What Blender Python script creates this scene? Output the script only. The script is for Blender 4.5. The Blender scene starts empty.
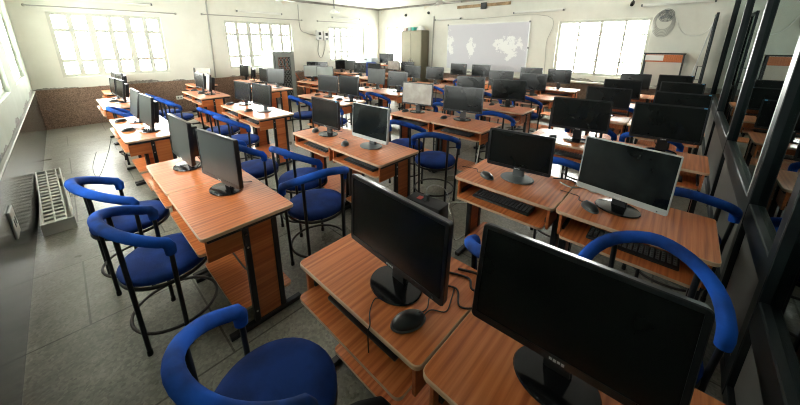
import bpy, bmesh, math, random
from mathutils import Vector, Matrix
random.seed(7)
R = math.radians
C = bpy.context.scene.collection
scene = bpy.context.scene

# ------------------------------------------------------------------ materials
def new_mat(name):
    m = bpy.data.materials.new(name); m.use_nodes = True
    nt = m.node_tree; b = nt.nodes['Principled BSDF']
    return m, nt, b

def plain(name, col, rough=.5, metal=0., spec=.5, noise=0., nscale=6., bump=0., coat=0.):
    m, nt, b = new_mat(name)
    b.inputs['Base Color'].default_value = (*col, 1)
    b.inputs['Roughness'].default_value = rough
    b.inputs['Metallic'].default_value = metal
    b.inputs['Specular IOR Level'].default_value = spec
    b.inputs['Coat Weight'].default_value = coat
    if noise or bump:
        tc = nt.nodes.new('ShaderNodeTexCoord')
        n = nt.nodes.new('ShaderNodeTexNoise'); n.inputs['Scale'].default_value = nscale
        n.inputs['Detail'].default_value = 6; n.inputs['Roughness'].default_value = .65
        nt.links.new(tc.outputs['Object'], n.inputs['Vector'])
        if noise:
            r = nt.nodes.new('ShaderNodeMapRange')
            r.inputs['From Min'].default_value = .3; r.inputs['From Max'].default_value = .7
            r.inputs['To Min'].default_value = 1 - noise; r.inputs['To Max'].default_value = 1 + noise
            nt.links.new(n.outputs['Fac'], r.inputs['Value'])
            mx = nt.nodes.new('ShaderNodeVectorMath'); mx.operation = 'SCALE'
            mx.inputs[0].default_value = col
            nt.links.new(r.outputs['Result'], mx.inputs['Scale'])
            nt.links.new(mx.outputs['Vector'], b.inputs['Base Color'])
        if bump:
            bp = nt.nodes.new('ShaderNodeBump'); bp.inputs['Strength'].default_value = bump
            bp.inputs['Distance'].default_value = .01
            nt.links.new(n.outputs['Fac'], bp.inputs['Height'])
            nt.links.new(bp.outputs['Normal'], b.inputs['Normal'])
    return m

def ramp(nt, stops):
    r = nt.nodes.new('ShaderNodeValToRGB'); e = r.color_ramp.elements
    e[0].position, e[0].color = stops[0][0], (*stops[0][1], 1)
    e[1].position, e[1].color = stops[-1][0], (*stops[-1][1], 1)
    for p, c in stops[1:-1]:
        k = e.new(p); k.color = (*c, 1)
    return r

def wood(name, dark, mid, light, rough=.30):
    m, nt, b = new_mat(name)
    tc = nt.nodes.new('ShaderNodeTexCoord'); oi = nt.nodes.new('ShaderNodeObjectInfo')
    mul = nt.nodes.new('ShaderNodeMath'); mul.operation = 'MULTIPLY'; mul.inputs[1].default_value = 37.
    nt.links.new(oi.outputs['Random'], mul.inputs[0])
    add = nt.nodes.new('ShaderNodeVectorMath'); add.operation = 'ADD'
    nt.links.new(tc.outputs['Object'], add.inputs[0]); nt.links.new(mul.outputs[0], add.inputs[1])
    mp = nt.nodes.new('ShaderNodeMapping'); mp.inputs['Scale'].default_value = (1.3, 48, 48)
    nt.links.new(add.outputs[0], mp.inputs['Vector'])
    n1 = nt.nodes.new('ShaderNodeTexNoise'); n1.inputs['Scale'].default_value = 1.3; n1.inputs['Detail'].default_value = 5
    n1.inputs['Distortion'].default_value = .35
    nt.links.new(mp.outputs[0], n1.inputs['Vector'])
    mp2 = nt.nodes.new('ShaderNodeMapping'); mp2.inputs['Scale'].default_value = (1.2, 7, 7)
    nt.links.new(add.outputs[0], mp2.inputs['Vector'])
    w = nt.nodes.new('ShaderNodeTexWave'); w.bands_direction = 'Y'; w.inputs['Scale'].default_value = 1.4
    w.inputs['Distortion'].default_value = 5.; w.inputs['Detail'].default_value = 3.
    nt.links.new(mp2.outputs[0], w.inputs['Vector'])
    mix = nt.nodes.new('ShaderNodeMath'); mix.operation = 'MULTIPLY_ADD'; mix.inputs[1].default_value = .14
    nt.links.new(w.outputs['Fac'], mix.inputs[0])
    sc = nt.nodes.new('ShaderNodeMath'); sc.operation = 'MULTIPLY'; sc.inputs[1].default_value = .87
    nt.links.new(n1.outputs['Fac'], sc.inputs[0]); nt.links.new(sc.outputs[0], mix.inputs[2])
    r = ramp(nt, [(.30, dark), (.50, mid), (.70, light)])
    nt.links.new(mix.outputs[0], r.inputs['Fac']); nt.links.new(r.outputs['Color'], b.inputs['Base Color'])
    b.inputs['Roughness'].default_value = rough
    return m

M = {}
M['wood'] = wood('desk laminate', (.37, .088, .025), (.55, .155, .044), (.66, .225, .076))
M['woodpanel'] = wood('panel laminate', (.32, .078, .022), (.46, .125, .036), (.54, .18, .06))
M['edge'] = plain('edge banding', (.62, .40, .26), .4)
M['black'] = plain('black powder coated steel', (.012, .013, .015), .38)
M['bolt'] = plain('bright bolt', (.6, .6, .58), .3, .9)
M['plastic'] = plain('black plastic', (.014, .015, .017), .28, noise=.2, nscale=9)
M['gloss'] = plain('glossy black plastic', (.009, .009, .010), .12, noise=.3, nscale=14)
M['silver'] = plain('silver plastic', (.46, .47, .46), .35)
M['greyplastic'] = plain('grey plastic', (.10, .11, .115), .42)
M['logo'] = plain('pale print', (.55, .57, .58), .4)
M['sticker'] = plain('blue sticker', (.16, .45, .75), .5)
M['rubber'] = plain('rubber', (.008, .008, .008), .7)
M['cable'] = plain('black cable', (.01, .01, .011), .45)
M['whitecable'] = plain('white cable', (.70, .70, .66), .45)
M['greycable'] = plain('grey conduit', (.36, .36, .33), .5)
M['paper'] = plain('white paper', (.75, .75, .72), .8)
M['ring'] = plain('worn foot ring', (.035, .026, .022), .45, noise=.5, nscale=20)
def screen_mat(name, a, bcol, rough, scale=5):
    m, nt, b = new_mat(name)
    tc = nt.nodes.new('ShaderNodeTexCoord')
    oi = nt.nodes.new('ShaderNodeObjectInfo')
    mul = nt.nodes.new('ShaderNodeMath'); mul.operation = 'MULTIPLY'; mul.inputs[1].default_value = 23.
    nt.links.new(oi.outputs['Random'], mul.inputs[0])
    add = nt.nodes.new('ShaderNodeVectorMath'); add.operation = 'ADD'
    nt.links.new(tc.outputs['Object'], add.inputs[0]); nt.links.new(mul.outputs[0], add.inputs[1])
    n = nt.nodes.new('ShaderNodeTexNoise'); n.inputs['Scale'].default_value = scale; n.inputs['Detail'].default_value = 7
    n.inputs['Distortion'].default_value = .4
    nt.links.new(add.outputs[0], n.inputs['Vector'])
    r = ramp(nt, [(.38, a), (.75, bcol)]); nt.links.new(n.outputs['Fac'], r.inputs['Fac'])
    nt.links.new(r.outputs['Color'], b.inputs['Base Color'])
    b.inputs['Roughness'].default_value = rough; b.inputs['Specular IOR Level'].default_value = .32
    return m
M['screen'] = screen_mat('dusty dark screen', (.007, .0085, .008), (.010, .012, .0115), .24, 3)
M['screen_mottle'] = screen_mat('mottled screen', (.004, .006, .006), (.028, .034, .033), .18, 4)  # dark screen with faint lighter mottling
M['screen_pale'] = screen_mat('dust covered pale screen', (.30, .28, .25), (.42, .40, .36), .6, 8)
M['screen_mint'] = screen_mat('pale grey green screen', (.20, .23, .21), (.25, .28, .26), .4, 3)
M['screen_grey'] = screen_mat('plain grey screen', (.04, .046, .044), (.06, .068, .065), .32, 3)  # lighter grey base colour for some of the screens
def fabric(name, a, bcol, wear):
    m, nt, b = new_mat(name)
    tc = nt.nodes.new('ShaderNodeTexCoord'); oi = nt.nodes.new('ShaderNodeObjectInfo')
    mul = nt.nodes.new('ShaderNodeMath'); mul.operation = 'MULTIPLY'; mul.inputs[1].default_value = 19.
    nt.links.new(oi.outputs['Random'], mul.inputs[0])
    add = nt.nodes.new('ShaderNodeVectorMath'); add.operation = 'ADD'
    nt.links.new(tc.outputs['Object'], add.inputs[0]); nt.links.new(mul.outputs[0], add.inputs[1])
    n = nt.nodes.new('ShaderNodeTexNoise'); n.inputs['Scale'].default_value = 5; n.inputs['Detail'].default_value = 6
    nt.links.new(add.outputs[0], n.inputs['Vector'])
    r = ramp(nt, [(.40 + wear, a), (.62, bcol)]); nt.links.new(n.outputs['Fac'], r.inputs['Fac'])
    nt.links.new(r.outputs['Color'], b.inputs['Base Color'])
    b.inputs['Roughness'].default_value = .85; b.inputs['Specular IOR Level'].default_value = .25
    n2 = nt.nodes.new('ShaderNodeTexNoise'); n2.inputs['Scale'].default_value = 45
    nt.links.new(tc.outputs['Object'], n2.inputs['Vector'])
    bp = nt.nodes.new('ShaderNodeBump'); bp.inputs['Strength'].default_value = .25; bp.inputs['Distance'].default_value = .004
    nt.links.new(n2.outputs['Fac'], bp.inputs['Height']); nt.links.new(bp.outputs['Normal'], b.inputs['Normal'])
    return m
M['blue'] = fabric('blue seat fabric', (.005, .022, .12), (.008, .042, .23), 0)
M['bluearc'] = fabric('blue backrest cover', (.010, .035, .15), (.011, .105, .58), -.05)
M['blackfoam'] = fabric('black foam cover', (.008, .008, .009), (.014, .014, .015), 0)

# ------------------------------------------------------------------ geometry helpers
def bm_obj(name, bm, mats, parent=None, smooth=None, loc=None):
    me = bpy.data.meshes.new(name)
    bmesh.ops.recalc_face_normals(bm, faces=bm.faces)
    bm.to_mesh(me); bm.free()
    if not isinstance(mats, (list, tuple)): mats = [mats]
    for m in mats: me.materials.append(m)
    if smooth is not None:
        for p in me.polygons: p.use_smooth = True
        if smooth: me.set_sharp_from_angle(angle=R(smooth))
    o = bpy.data.objects.new(name, me); C.objects.link(o)
    if parent is not None: o.parent = parent
    if loc is not None: o.location = loc
    return o

def box(bm, x0, x1, y0, y1, z0, z1, mi=0, mat=None):
    v = [bm.verts.new(((x0, x1)[i & 1], (y0, y1)[i >> 1 & 1], (z0, z1)[i >> 2 & 1])) for i in range(8)]
    if mat is not None:
        for p in v: p.co = mat @ p.co
    fs = [bm.faces.new([v[i] for i in f]) for f in ((0, 2, 3, 1), (4, 5, 7, 6), (0, 1, 5, 4), (2, 6, 7, 3), (0, 4, 6, 2), (1, 3, 7, 5))]
    for f in fs: f.material_index = mi
    return v

def bbox(bm, x0, x1, y0, y1, z0, z1, bev=.004, seg=2, mi=0, mat=None):
    t = bmesh.new(); box(t, x0, x1, y0, y1, z0, z1, mi)
    bmesh.ops.bevel(t, geom=t.edges[:], offset=bev, segments=seg, affect='EDGES', profile=.5)
    for f in t.faces: f.material_index = mi
    merge(bm, t, mat)

def merge(bm, t, mat=None):
    if mat is not None: bmesh.ops.transform(t, matrix=mat, verts=t.verts)
    me = bpy.data.meshes.new('tmp'); t.to_mesh(me); t.free()
    bm.from_mesh(me); bpy.data.meshes.remove(me)

def rrect(bm, pts_xy_radius, z0, z1, mi_side=0, mi_top=0, seg=6):
    """prism over a polygon with rounded corners [(x,y,r)]"""
    n = len(pts_xy_radius); out = []
    for i in range(n):
        x, y, r = pts_xy_radius[i]
        p = Vector((x, y)); a = Vector(pts_xy_radius[i - 1][:2]); c = Vector(pts_xy_radius[(i + 1) % n][:2])
        if r <= 0: out.append(p); continue
        d1 = (a - p).normalized(); d2 = (c - p).normalized()
        for k in range(seg + 1):
            t = k / seg
            q1 = p + d1 * r; q2 = p + d2 * r
            out.append(q1 * (1 - t) ** 2 + p * 2 * t * (1 - t) + q2 * t * t)
    lo = [bm.verts.new((q.x, q.y, z0)) for q in out]; hi = [bm.verts.new((q.x, q.y, z1)) for q in out]
    f = bm.faces.new(hi); f.material_index = mi_top
    f = bm.faces.new(lo[::-1]); f.material_index = mi_top
    m = len(out)
    for i in range(m):
        f = bm.faces.new((lo[i], lo[(i + 1) % m], hi[(i + 1) % m], hi[i])); f.material_index = mi_side
    return out

def tube(bm, pts, r, seg=10, closed=False, caps=True, mi=0):
    pts = [Vector(p) for p in pts]; n = len(pts); rings = []
    rr = r if isinstance(r, (list, tuple)) else [r] * n
    up = Vector((0, 0, 1)); prev = None
    for i, p in enumerate(pts):
        if closed: d = pts[(i + 1) % n] - pts[i - 1]
        else: d = pts[min(i + 1, n - 1)] - pts[max(i - 1, 0)]
        d.normalize()
        if prev is None:
            a = d.orthogonal().normalized() if abs(d.dot(up)) > .95 else d.cross(up).normalized()
        else:
            a = prev - d * prev.dot(d); a.normalize()
        prev = a; b = d.cross(a)
        rings.append([bm.verts.new(p + (a * math.cos(2 * math.pi * k / seg) + b * math.sin(2 * math.pi * k / seg)) * rr[i]) for k in range(seg)])
    m = n if closed else n - 1
    for i in range(m):
        A = rings[i]; B = rings[(i + 1) % n]
        off = 0
        if closed and i == n - 1:
            off = min(range(seg), key=lambda s: (A[0].co - B[s].co).length)
        for k in range(seg):
            f = bm.faces.new((A[k], A[(k + 1) % seg], B[(k + 1 + off) % seg], B[(k + off) % seg])); f.material_index = mi
    if caps and not closed:
        bm.faces.new(rings[0][::-1]).material_index = mi; bm.faces.new(rings[-1]).material_index = mi

def lathe(bm, prof, seg=28, sx=1., sy=1., mi=0, mat=None):
    t = bmesh.new(); rings = []
    for r, z in prof:
        if r < 1e-5: rings.append([t.verts.new((0, 0, z))])
        else: rings.append([t.verts.new((r * sx * math.cos(2 * math.pi * k / seg), r * sy * math.sin(2 * math.pi * k / seg), z)) for k in range(seg)])
    for A, B in zip(rings, rings[1:]):
        for k in range(seg):
            k2 = (k + 1) % seg
            if len(A) == 1 and len(B) == 1: continue
            if len(A) == 1: t.faces.new((A[0], B[k2], B[k]))
            elif len(B) == 1: t.faces.new((A[k], A[k2], B[0]))
            else: t.faces.new((A[k], A[k2], B[k2], B[k]))
    for f in t.faces: f.material_index = mi
    merge(bm, t, mat)

def smooth_path(pts, n=6):
    pts = [Vector(p) for p in pts]; out = []
    for i in range(len(pts) - 1):
        p0 = pts[max(i - 1, 0)]; p1 = pts[i]; p2 = pts[i + 1]; p3 = pts[min(i + 2, len(pts) - 1)]
        for k in range(n):
            t = k / n
            out.append(.5 * (2 * p1 + (p2 - p0) * t + (2 * p0 - 5 * p1 + 4 * p2 - p3) * t * t + (3 * p1 - p0 - 3 * p2 + p3) * t ** 3))
    out.append(pts[-1]); return out

def empty(name, loc=(0, 0, 0), rz=0.):
    o = bpy.data.objects.new(name, None); C.objects.link(o); o.empty_display_size = .1
    o.location = loc; o.rotation_euler = (0, 0, rz); return o
def tag(o, label=None, cat=None, group=None, kind=None):
    if label: o['label'] = label
    if cat: o['category'] = cat
    if group: o['group'] = group
    if kind: o['kind'] = kind
    return o
def dup(o, parent=None):
    c = o.copy(); C.objects.link(c); c.parent = parent
    for ch in list(o.children): dup(ch, c)
    return c
def struct(name, bm, mats, smooth=None):
    o = bm_obj(name, bm, mats, smooth=smooth); o['kind'] = 'structure'; return o

# ------------------------------------------------------------------ room
XL, XR, YN, YF, H = -.5, 9.4, -.45, 9.88, 3.18
LEDGE = .845
def wall_material(name='painted plaster', c0=(.60, .60, .53), c1=(.70, .70, .63)):
    m, nt, b = new_mat(name)
    g = nt.nodes.new('ShaderNodeNewGeometry'); sep = nt.nodes.new('ShaderNodeSeparateXYZ')
    nt.links.new(g.outputs['Position'], sep.inputs[0])
    n = nt.nodes.new('ShaderNodeTexNoise'); n.inputs['Scale'].default_value = 1.4; n.inputs['Detail'].default_value = 8
    n.inputs['Roughness'].default_value = .62
    nt.links.new(g.outputs['Position'], n.inputs['Vector'])
    base = ramp(nt, [(.3, c0), (.7, c1)]); nt.links.new(n.outputs['Fac'], base.inputs['Fac'])
    # bare cement where the paint has flaked off just above the dado ledge
    mr = nt.nodes.new('ShaderNodeMapRange')
    mr.inputs['From Min'].default_value = LEDGE; mr.inputs['From Max'].default_value = LEDGE + .30
    mr.inputs['To Min'].default_value = .45; mr.inputs['To Max'].default_value = 1.0
    nt.links.new(sep.outputs['Z'], mr.inputs['Value'])
    n2 = nt.nodes.new('ShaderNodeTexNoise'); n2.inputs['Scale'].default_value = 1.1; n2.inputs['Detail'].default_value = 9
    n2.inputs['Roughness'].default_value = .6
    nt.links.new(g.outputs['Position'], n2.inputs['Vector'])
    gt = nt.nodes.new('ShaderNodeMath'); gt.operation = 'GREATER_THAN'
    nt.links.new(n2.outputs['Fac'], gt.inputs[0]); nt.links.new(mr.outputs['Result'], gt.inputs[1])
    n3 = nt.nodes.new('ShaderNodeTexNoise'); n3.inputs['Scale'].default_value = 22
    nt.links.new(g.outputs['Position'], n3.inputs['Vector'])
    cem = ramp(nt, [(.3, (.16, .155, .14)), (.7, (.34, .33, .30))]); nt.links.new(n3.outputs['Fac'], cem.inputs['Fac'])
    mx = nt.nodes.new('ShaderNodeMix'); mx.data_type = 'RGBA'
    nt.links.new(gt.outputs[0], mx.inputs[0]); nt.links.new(base.outputs[0], mx.inputs[6]); nt.links.new(cem.outputs[0], mx.inputs[7])
    zr = nt.nodes.new('ShaderNodeMapRange'); zr.inputs['From Min'].default_value = 2.55; zr.inputs['From Max'].default_value = 3.18
    zr.inputs['To Min'].default_value = -.42; zr.inputs['To Max'].default_value = -.08; nt.links.new(sep.outputs['Z'], zr.inputs['Value'])
    sa = nt.nodes.new('ShaderNodeMath'); sa.operation = 'ADD'; nt.links.new(n2.outputs['Fac'], sa.inputs[0]); nt.links.new(zr.outputs[0], sa.inputs[1])
    sr = nt.nodes.new('ShaderNodeMapRange'); sr.inputs['From Min'].default_value = .46; sr.inputs['From Max'].default_value = .52
    sr.inputs['To Max'].default_value = .55; nt.links.new(sa.outputs[0], sr.inputs['Value'])
    mx3 = nt.nodes.new('ShaderNodeMix'); mx3.data_type = 'RGBA'; mx3.inputs[7].default_value = (.50, .38, .22, 1)
    nt.links.new(sr.outputs[0], mx3.inputs[0]); nt.links.new(mx.outputs[2], mx3.inputs[6])
    nt.links.new(mx3.outputs[2], b.inputs['Base Color']); b.inputs['Roughness'].default_value = .8
    return m
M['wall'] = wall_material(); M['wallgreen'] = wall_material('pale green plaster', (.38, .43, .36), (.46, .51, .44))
M['ceiling'] = plain('ceiling paint', (.68, .68, .64), .9, noise=.05, nscale=2)
def floor_material():
    m, nt, b = new_mat('stone slabs')
    g = nt.nodes.new('ShaderNodeNewGeometry')
    n = nt.nodes.new('ShaderNodeTexNoise'); n.inputs['Scale'].default_value = 3.2; n.inputs['Detail'].default_value = 12; n.inputs['Roughness'].default_value = .75
    nt.links.new(g.outputs['Position'], n.inputs['Vector'])
    r = ramp(nt, [(.30, (.15, .143, .115)), (.55, (.245, .235, .195)), (.75, (.35, .335, .285))]); nt.links.new(n.outputs['Fac'], r.inputs['Fac'])
    v = nt.nodes.new('ShaderNodeTexVoronoi'); v.inputs['Scale'].default_value = 70
    nt.links.new(g.outputs['Position'], v.inputs['Vector'])
    vr = ramp(nt, [(0., (.62, .62, .60)), (1., (1.2, 1.2, 1.17))]); nt.links.new(v.outputs['Color'], vr.inputs['Fac'])
    mul = nt.nodes.new('ShaderNodeMix'); mul.data_type = 'RGBA'; mul.blend_type = 'MULTIPLY'; mul.inputs[0].default_value = 1
    nt.links.new(r.outputs[0], mul.inputs[6]); nt.links.new(vr.outputs[0], mul.inputs[7])
    br = nt.nodes.new('ShaderNodeTexBrick'); br.inputs['Scale'].default_value = 1
    br.inputs['Brick Width'].default_value = 1.15; br.inputs['Row Height'].default_value = .9
    br.inputs['Mortar Size'].default_value = .006; br.inputs['Mortar Smooth'].default_value = .1
    br.inputs['Color1'].default_value = (1, 1, 1, 1); br.inputs['Color2'].default_value = (.84, .84, .84, 1); br.inputs['Mortar'].default_value = (.35, .34, .3, 1)
    mp = nt.nodes.new('ShaderNodeMapping'); mp.inputs['Location'].default_value = (.20, .1, 0)
    nt.links.new(g.outputs['Position'], mp.inputs['Vector']); nt.links.new(mp.outputs[0], br.inputs['Vector'])
    mul2 = nt.nodes.new('ShaderNodeMix'); mul2.data_type = 'RGBA'; mul2.blend_type = 'MULTIPLY'; mul2.inputs[0].default_value = 1
    nt.links.new(mul.outputs[2], mul2.inputs[6]); nt.links.new(br.outputs['Color'], mul2.inputs[7])
    nt.links.new(mul2.outputs[2], b.inputs['Base Color'])
    n2 = nt.nodes.new('ShaderNodeTexNoise'); n2.inputs['Scale'].default_value = 1.6; n2.inputs['Detail'].default_value = 6
    nt.links.new(g.outputs['Position'], n2.inputs['Vector'])
    rr = nt.nodes.new('ShaderNodeMapRange'); rr.inputs['To Min'].default_value = .16; rr.inputs['To Max'].default_value = .5
    nt.links.new(n2.outputs['Fac'], rr.inputs['Value']); nt.links.new(rr.outputs[0], b.inputs['Roughness'])
    return m
M['floor'] = floor_material()
def granite(name, a, bcol, rough, scale):
    m, nt, b = new_mat(name)
    g = nt.nodes.new('ShaderNodeNewGeometry')
    v = nt.nodes.new('ShaderNodeTexNoise'); v.inputs['Scale'].default_value = scale; v.inputs['Detail'].default_value = 4
    nt.links.new(g.outputs['Position'], v.inputs['Vector'])
    r = ramp(nt, [(.35, a), (.68, bcol)]); nt.links.new(v.outputs['Fac'], r.inputs['Fac'])
    nt.links.new(r.outputs[0], b.inputs['Base Color']); b.inputs['Roughness'].default_value = rough; b.inputs['Specular IOR Level'].default_value = .3
    return m
M['granite'] = granite('brown granite', (.13, .085, .06), (.33, .225, .165), .55, 60)
M['greystone'] = granite('polished grey stone', (.028, .032, .028), (.062, .068, .060), .20, 4)

def wall_with_holes(name, axis, pos, thick, a0, a1, holes, mat):
    """axis 'x': wall lies in plane x=pos spanning y a0..a1; holes (a,b,z0,z1)"""
    bm = bmesh.new()
    cuts = sorted({a0, a1, *[h[0] for h in holes], *[h[1] for h in holes]})
    for s, e in zip(cuts, cuts[1:]):
        hs = [h for h in holes if h[0] <= s + 1e-6 and h[1] >= e - 1e-6]
        spans = [(0, H)] if not hs else [(0, hs[0][2]), (hs[0][3], H)]
        for z0, z1 in spans:
            if axis == 'x': box(bm, min(pos, pos + thick), max(pos, pos + thick), s, e, z0, z1)
            else: box(bm, s, e, min(pos, pos + thick), max(pos, pos + thick), z0, z1)
    bmesh.ops.remove_doubles(bm, verts=bm.verts, dist=1e-5)
    return struct(name, bm, mat)

bm = bmesh.new(); box(bm, XL - .3, XR + .3, -3.2, YF + .3, -.12, 0); struct('floor', bm, M['floor'])
bm = bmesh.new(); box(bm, XL - .3, XR + .3, -3.2, YF + .3, H, H + .12); struct('ceiling', bm, M['ceiling'])
farwins = [(-.02, 1.90, 1.08, 2.43), (3.36, 5.40, 1.08, 2.43), (6.87, 8.58, 1.18, 2.40)]
boardwins = [(.78, 2.79, 1.00, 2.40), (8.45, 9.46, .98, 2.46)]
leftwins = [(7.15, 9.03, 1.20, 2.52), (4.35, 6.28, 1.20, 2.52), (2.20, 3.48, 1.20, 2.52)]  # last window is out of view, added and sized to brighten the near desks
wall_with_holes('wall_far', 'y', YF, .24, XL - .24, XR + .24, farwins, M['wall'])
wall_with_holes('wall_right', 'x', XR, .24, -3.2, YF, boardwins, M['wall'])
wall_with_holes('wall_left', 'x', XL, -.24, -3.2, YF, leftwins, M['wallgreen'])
M['dimwall'] = plain('darkened corridor wall', (.05, .06, .06), .9)  # corridor's darkness is put into this near-black wall colour
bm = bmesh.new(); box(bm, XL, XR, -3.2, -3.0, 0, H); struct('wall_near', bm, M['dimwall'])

# dado slabs and their ledges
bm = bmesh.new(); box(bm, XL + .0, XR, YF - .022, YF, 0, LEDGE); struct('trim_1', bm, M['granite'])
bm = bmesh.new(); box(bm, XL, XL + .022, YN - 2.5, YF - .022, 0, LEDGE - .02)
struct('trim_2', bm, M['greystone'])
bm = bmesh.new(); bbox(bm, XL, XL + .034, YN - 2.5, YF - .022, LEDGE - .02, LEDGE, .004, 1)
struct('trim_3', bm, plain('grey ledge', (.30, .30, .27), .5))
M['browndado'] = granite('dull brown skirting', (.12, .075, .05), (.22, .15, .11), .6, 20)
bm = bmesh.new(); box(bm, XR - .022, XR, YN - 2.5, YF - .022, 0, .78); struct('trim_4', bm, M['browndado'])
bm = bmesh.new(); bbox(bm, XR - .12, XR, .2, 8.3, .80, .84, .004, 1); struct('trim_5', bm, plain('pale sill', (.62, .60, .52), .6))
# cornice
M['cornice'] = plain('dusty cornice', (.24, .225, .20), .8, noise=.35, nscale=5)
bm = bmesh.new(); box(bm, XL, XR, YF - .07, YF, H - .06, H); struct('trim_6', bm, M['cornice'])
bm = bmesh.new(); box(bm, XR - .07, XR, YN, YF - .07, H - .06, H); struct('trim_7', bm, M['cornice'])

# windows
M['winframe'] = plain('cream window frame', (.50, .51, .45), .5)
def glass_mat():
    m = bpy.data.materials.new('window glass'); m.use_nodes = True; nt = m.node_tree
    nt.nodes.remove(nt.nodes['Principled BSDF']); o = nt.nodes['Material Output']
    t = nt.nodes.new('ShaderNodeBsdfTransparent'); t.inputs[0].default_value = (.96, .98, .97, 1)
    g = nt.nodes.new('ShaderNodeBsdfGlossy'); g.inputs['Roughness'].default_value = .03
    mx = nt.nodes.new('ShaderNodeMixShader'); mx.inputs[0].default_value = .05
    nt.links.new(t.outputs[0], mx.inputs[1]); nt.links.new(g.outputs[0], mx.inputs[2]); nt.links.new(mx.outputs[0], o.inputs[0])
    return m
M['glass'] = glass_mat()
wn = [0]
def window(axis, pos, a0, a1, z0, z1, nlights, heavy, inward, k=1.):
    wn[0] += 1
    e = empty('window_%d' % wn[0], (0, 0, 0)); e['kind'] = 'structure'
    def bx(bm, u0, u1, d0, d1, w0, w1):
        if axis == 'y': box(bm, u0, u1, pos + d0, pos + d1, w0, w1)
        else: box(bm, pos + d0, pos + d1, u0, u1, w0, w1)
    s = -inward
    d = lambda a, b: (min(s * a, s * b), max(s * a, s * b))
    bm = bmesh.new(); f = .065
    for q in ((a0, a1, z1 - f, z1), (a0, a1, z0, z0 + f), (a0, a0 + f, z0 + f, z1 - f), (a1 - f, a1, z0 + f, z1 - f)):
        bx(bm, q[0], q[1], *d(.05, .12), q[2], q[3])
    bm_obj('window_frame', bm, M['winframe'], e)
    bm = bmesh.new(); w = (a1 - a0) / nlights
    for i in range(1, nlights):
        hw = (.062 if i % heavy == 0 else .045) * k
        bx(bm, a0 + i * w - hw, a0 + i * w + hw, *d(.055, .115), z0 + f, z1 - f)
    bm_obj('mullions', bm, M['winframe'], e)
    bm = bmesh.new()
    for fz in (.27, .74):
        z = z1 - (z1 - z0) * fz
        bx(bm, a0 + f, a1 - f, *d(.07, .10), z - .034 * k, z + .034 * k)
    bm_obj('glazing_bars', bm, M['winframe'], e)
    bm = bmesh.new(); bx(bm, a0 + f, a1 - f, *d(.083, .087), z0 + f, z1 - f)
    bm_obj('panes', bm, M['glass'], e)
    # outside portal for the daylight that comes in
    l = bpy.data.lights.new('daylight', 'AREA'); l.shape = 'RECTANGLE'; l.size = a1 - a0; l.size_y = z1 - z0
    l.cycles.is_portal = True
    o = bpy.data.objects.new('daylight_portal', l); C.objects.link(o)
    c = (a0 + a1) / 2; zc = (z0 + z1) / 2
    if axis == 'y': o.location = (c, pos + s * .2, zc); o.rotation_euler = (R(90), 0, 0 if inward > 0 else R(180)) if False else Vector((0, inward, 0)).to_track_quat('-Z', 'Z').to_euler()
    else: o.location = (pos + s * .2, c, zc); o.rotation_euler = Vector((inward, 0, 0)).to_track_quat('-Z', 'Z').to_euler()
    return e
for a0, a1, z0, z1 in farwins: window('y', YF, a0, a1, z0, z1, 6, 2, -1)
for i, (a0, a1, z0, z1) in enumerate(boardwins): window('x', XR, a0, a1, z0, z1, 4 if i == 0 else 2, 2, -1, .5)
for a0, a1, z0, z1 in leftwins: window('x', XL, a0, a1, z0, z1, 6, 2, 1)

# ------------------------------------------------------------------ glazed partition on the right
M['alu'] = plain('dark anodised aluminium', (.012, .017, .019), .42, 0, .3)
M['alu_pale'] = plain('pale aluminium and post glint', (.55, .57, .56), .35, .6)
M['lowpanel'] = plain('grey laminate panel', (.20, .20, .185), .55)
def tinted_glass():
    m = bpy.data.materials.new('tinted partition glass'); m.use_nodes = True; nt = m.node_tree
    nt.nodes.remove(nt.nodes['Principled BSDF']); o = nt.nodes['Material Output']
    t = nt.nodes.new('ShaderNodeBsdfTransparent'); t.inputs[0].default_value = (.42, .52, .52, 1)
    g = nt.nodes.new('ShaderNodeBsdfGlossy'); g.inputs['Roughness'].default_value = .015; g.inputs['Color'].default_value = (.80, .92, .90, 1)
    fr = nt.nodes.new('ShaderNodeFresnel'); fr.inputs['IOR'].default_value = 2.6
    mx = nt.nodes.new('ShaderNodeMixShader')
    nt.links.new(fr.outputs[0], mx.inputs[0]); nt.links.new(t.outputs[0], mx.inputs[1]); nt.links.new(g.outputs[0], mx.inputs[2]); nt.links.new(mx.outputs[0], o.inputs[0])
    return m
M['tint'] = tinted_glass()
part = empty('wall_partition', (0, YN, 0)); part['kind'] = 'structure'
posts = [(1.15, .09), (2.09, .09), (2.90, .10), (4.74, .08), (6.78, .08), (9.10, .09)]
for x, w in posts:
    bm = bmesh.new(); bbox(bm, x - w / 2, x + w / 2, -.066, 0, 0, H, .004, 1); bm_obj('post', bm, M['alu'], part)
bm = bmesh.new(); bbox(bm, 2.946, 2.956, -.02, .003, .82, H, .003, 1); bm_obj('glint_strip', bm, M['alu_pale'], part)  # pale strip stands in for the window's reflection along this post
edges = [XL] + [p[0] for p in posts] + [XR]
ws = [0] + [p[1] / 2 for p in posts] + [0]
for i in range(len(edges) - 1):
    a = edges[i] + ws[i]; b2 = edges[i + 1] - ws[i + 1]
    rz = (.45, .62) if i <= 1 else (.66, .81)
    bm = bmesh.new(); bbox(bm, a, b2, -.06, -.003, rz[0], rz[1], .006, 1); bm_obj('sill_rail', bm, M['alu'], part)
    bm = bmesh.new(); box(bm, a, b2, -.05, -.03, .08, rz[0]); bm_obj('lower_panel', bm, M['lowpanel'], part)
    bm = bmesh.new(); bbox(bm, a, b2, -.06, -.003, 0, .08, .004, 1); bm_obj('bottom_rail', bm, M['alu'], part)
    bm = bmesh.new(); box(bm, a, b2, -.045, -.039, rz[1], H); bm_obj('glass_pane', bm, M['tint'], part)

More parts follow.
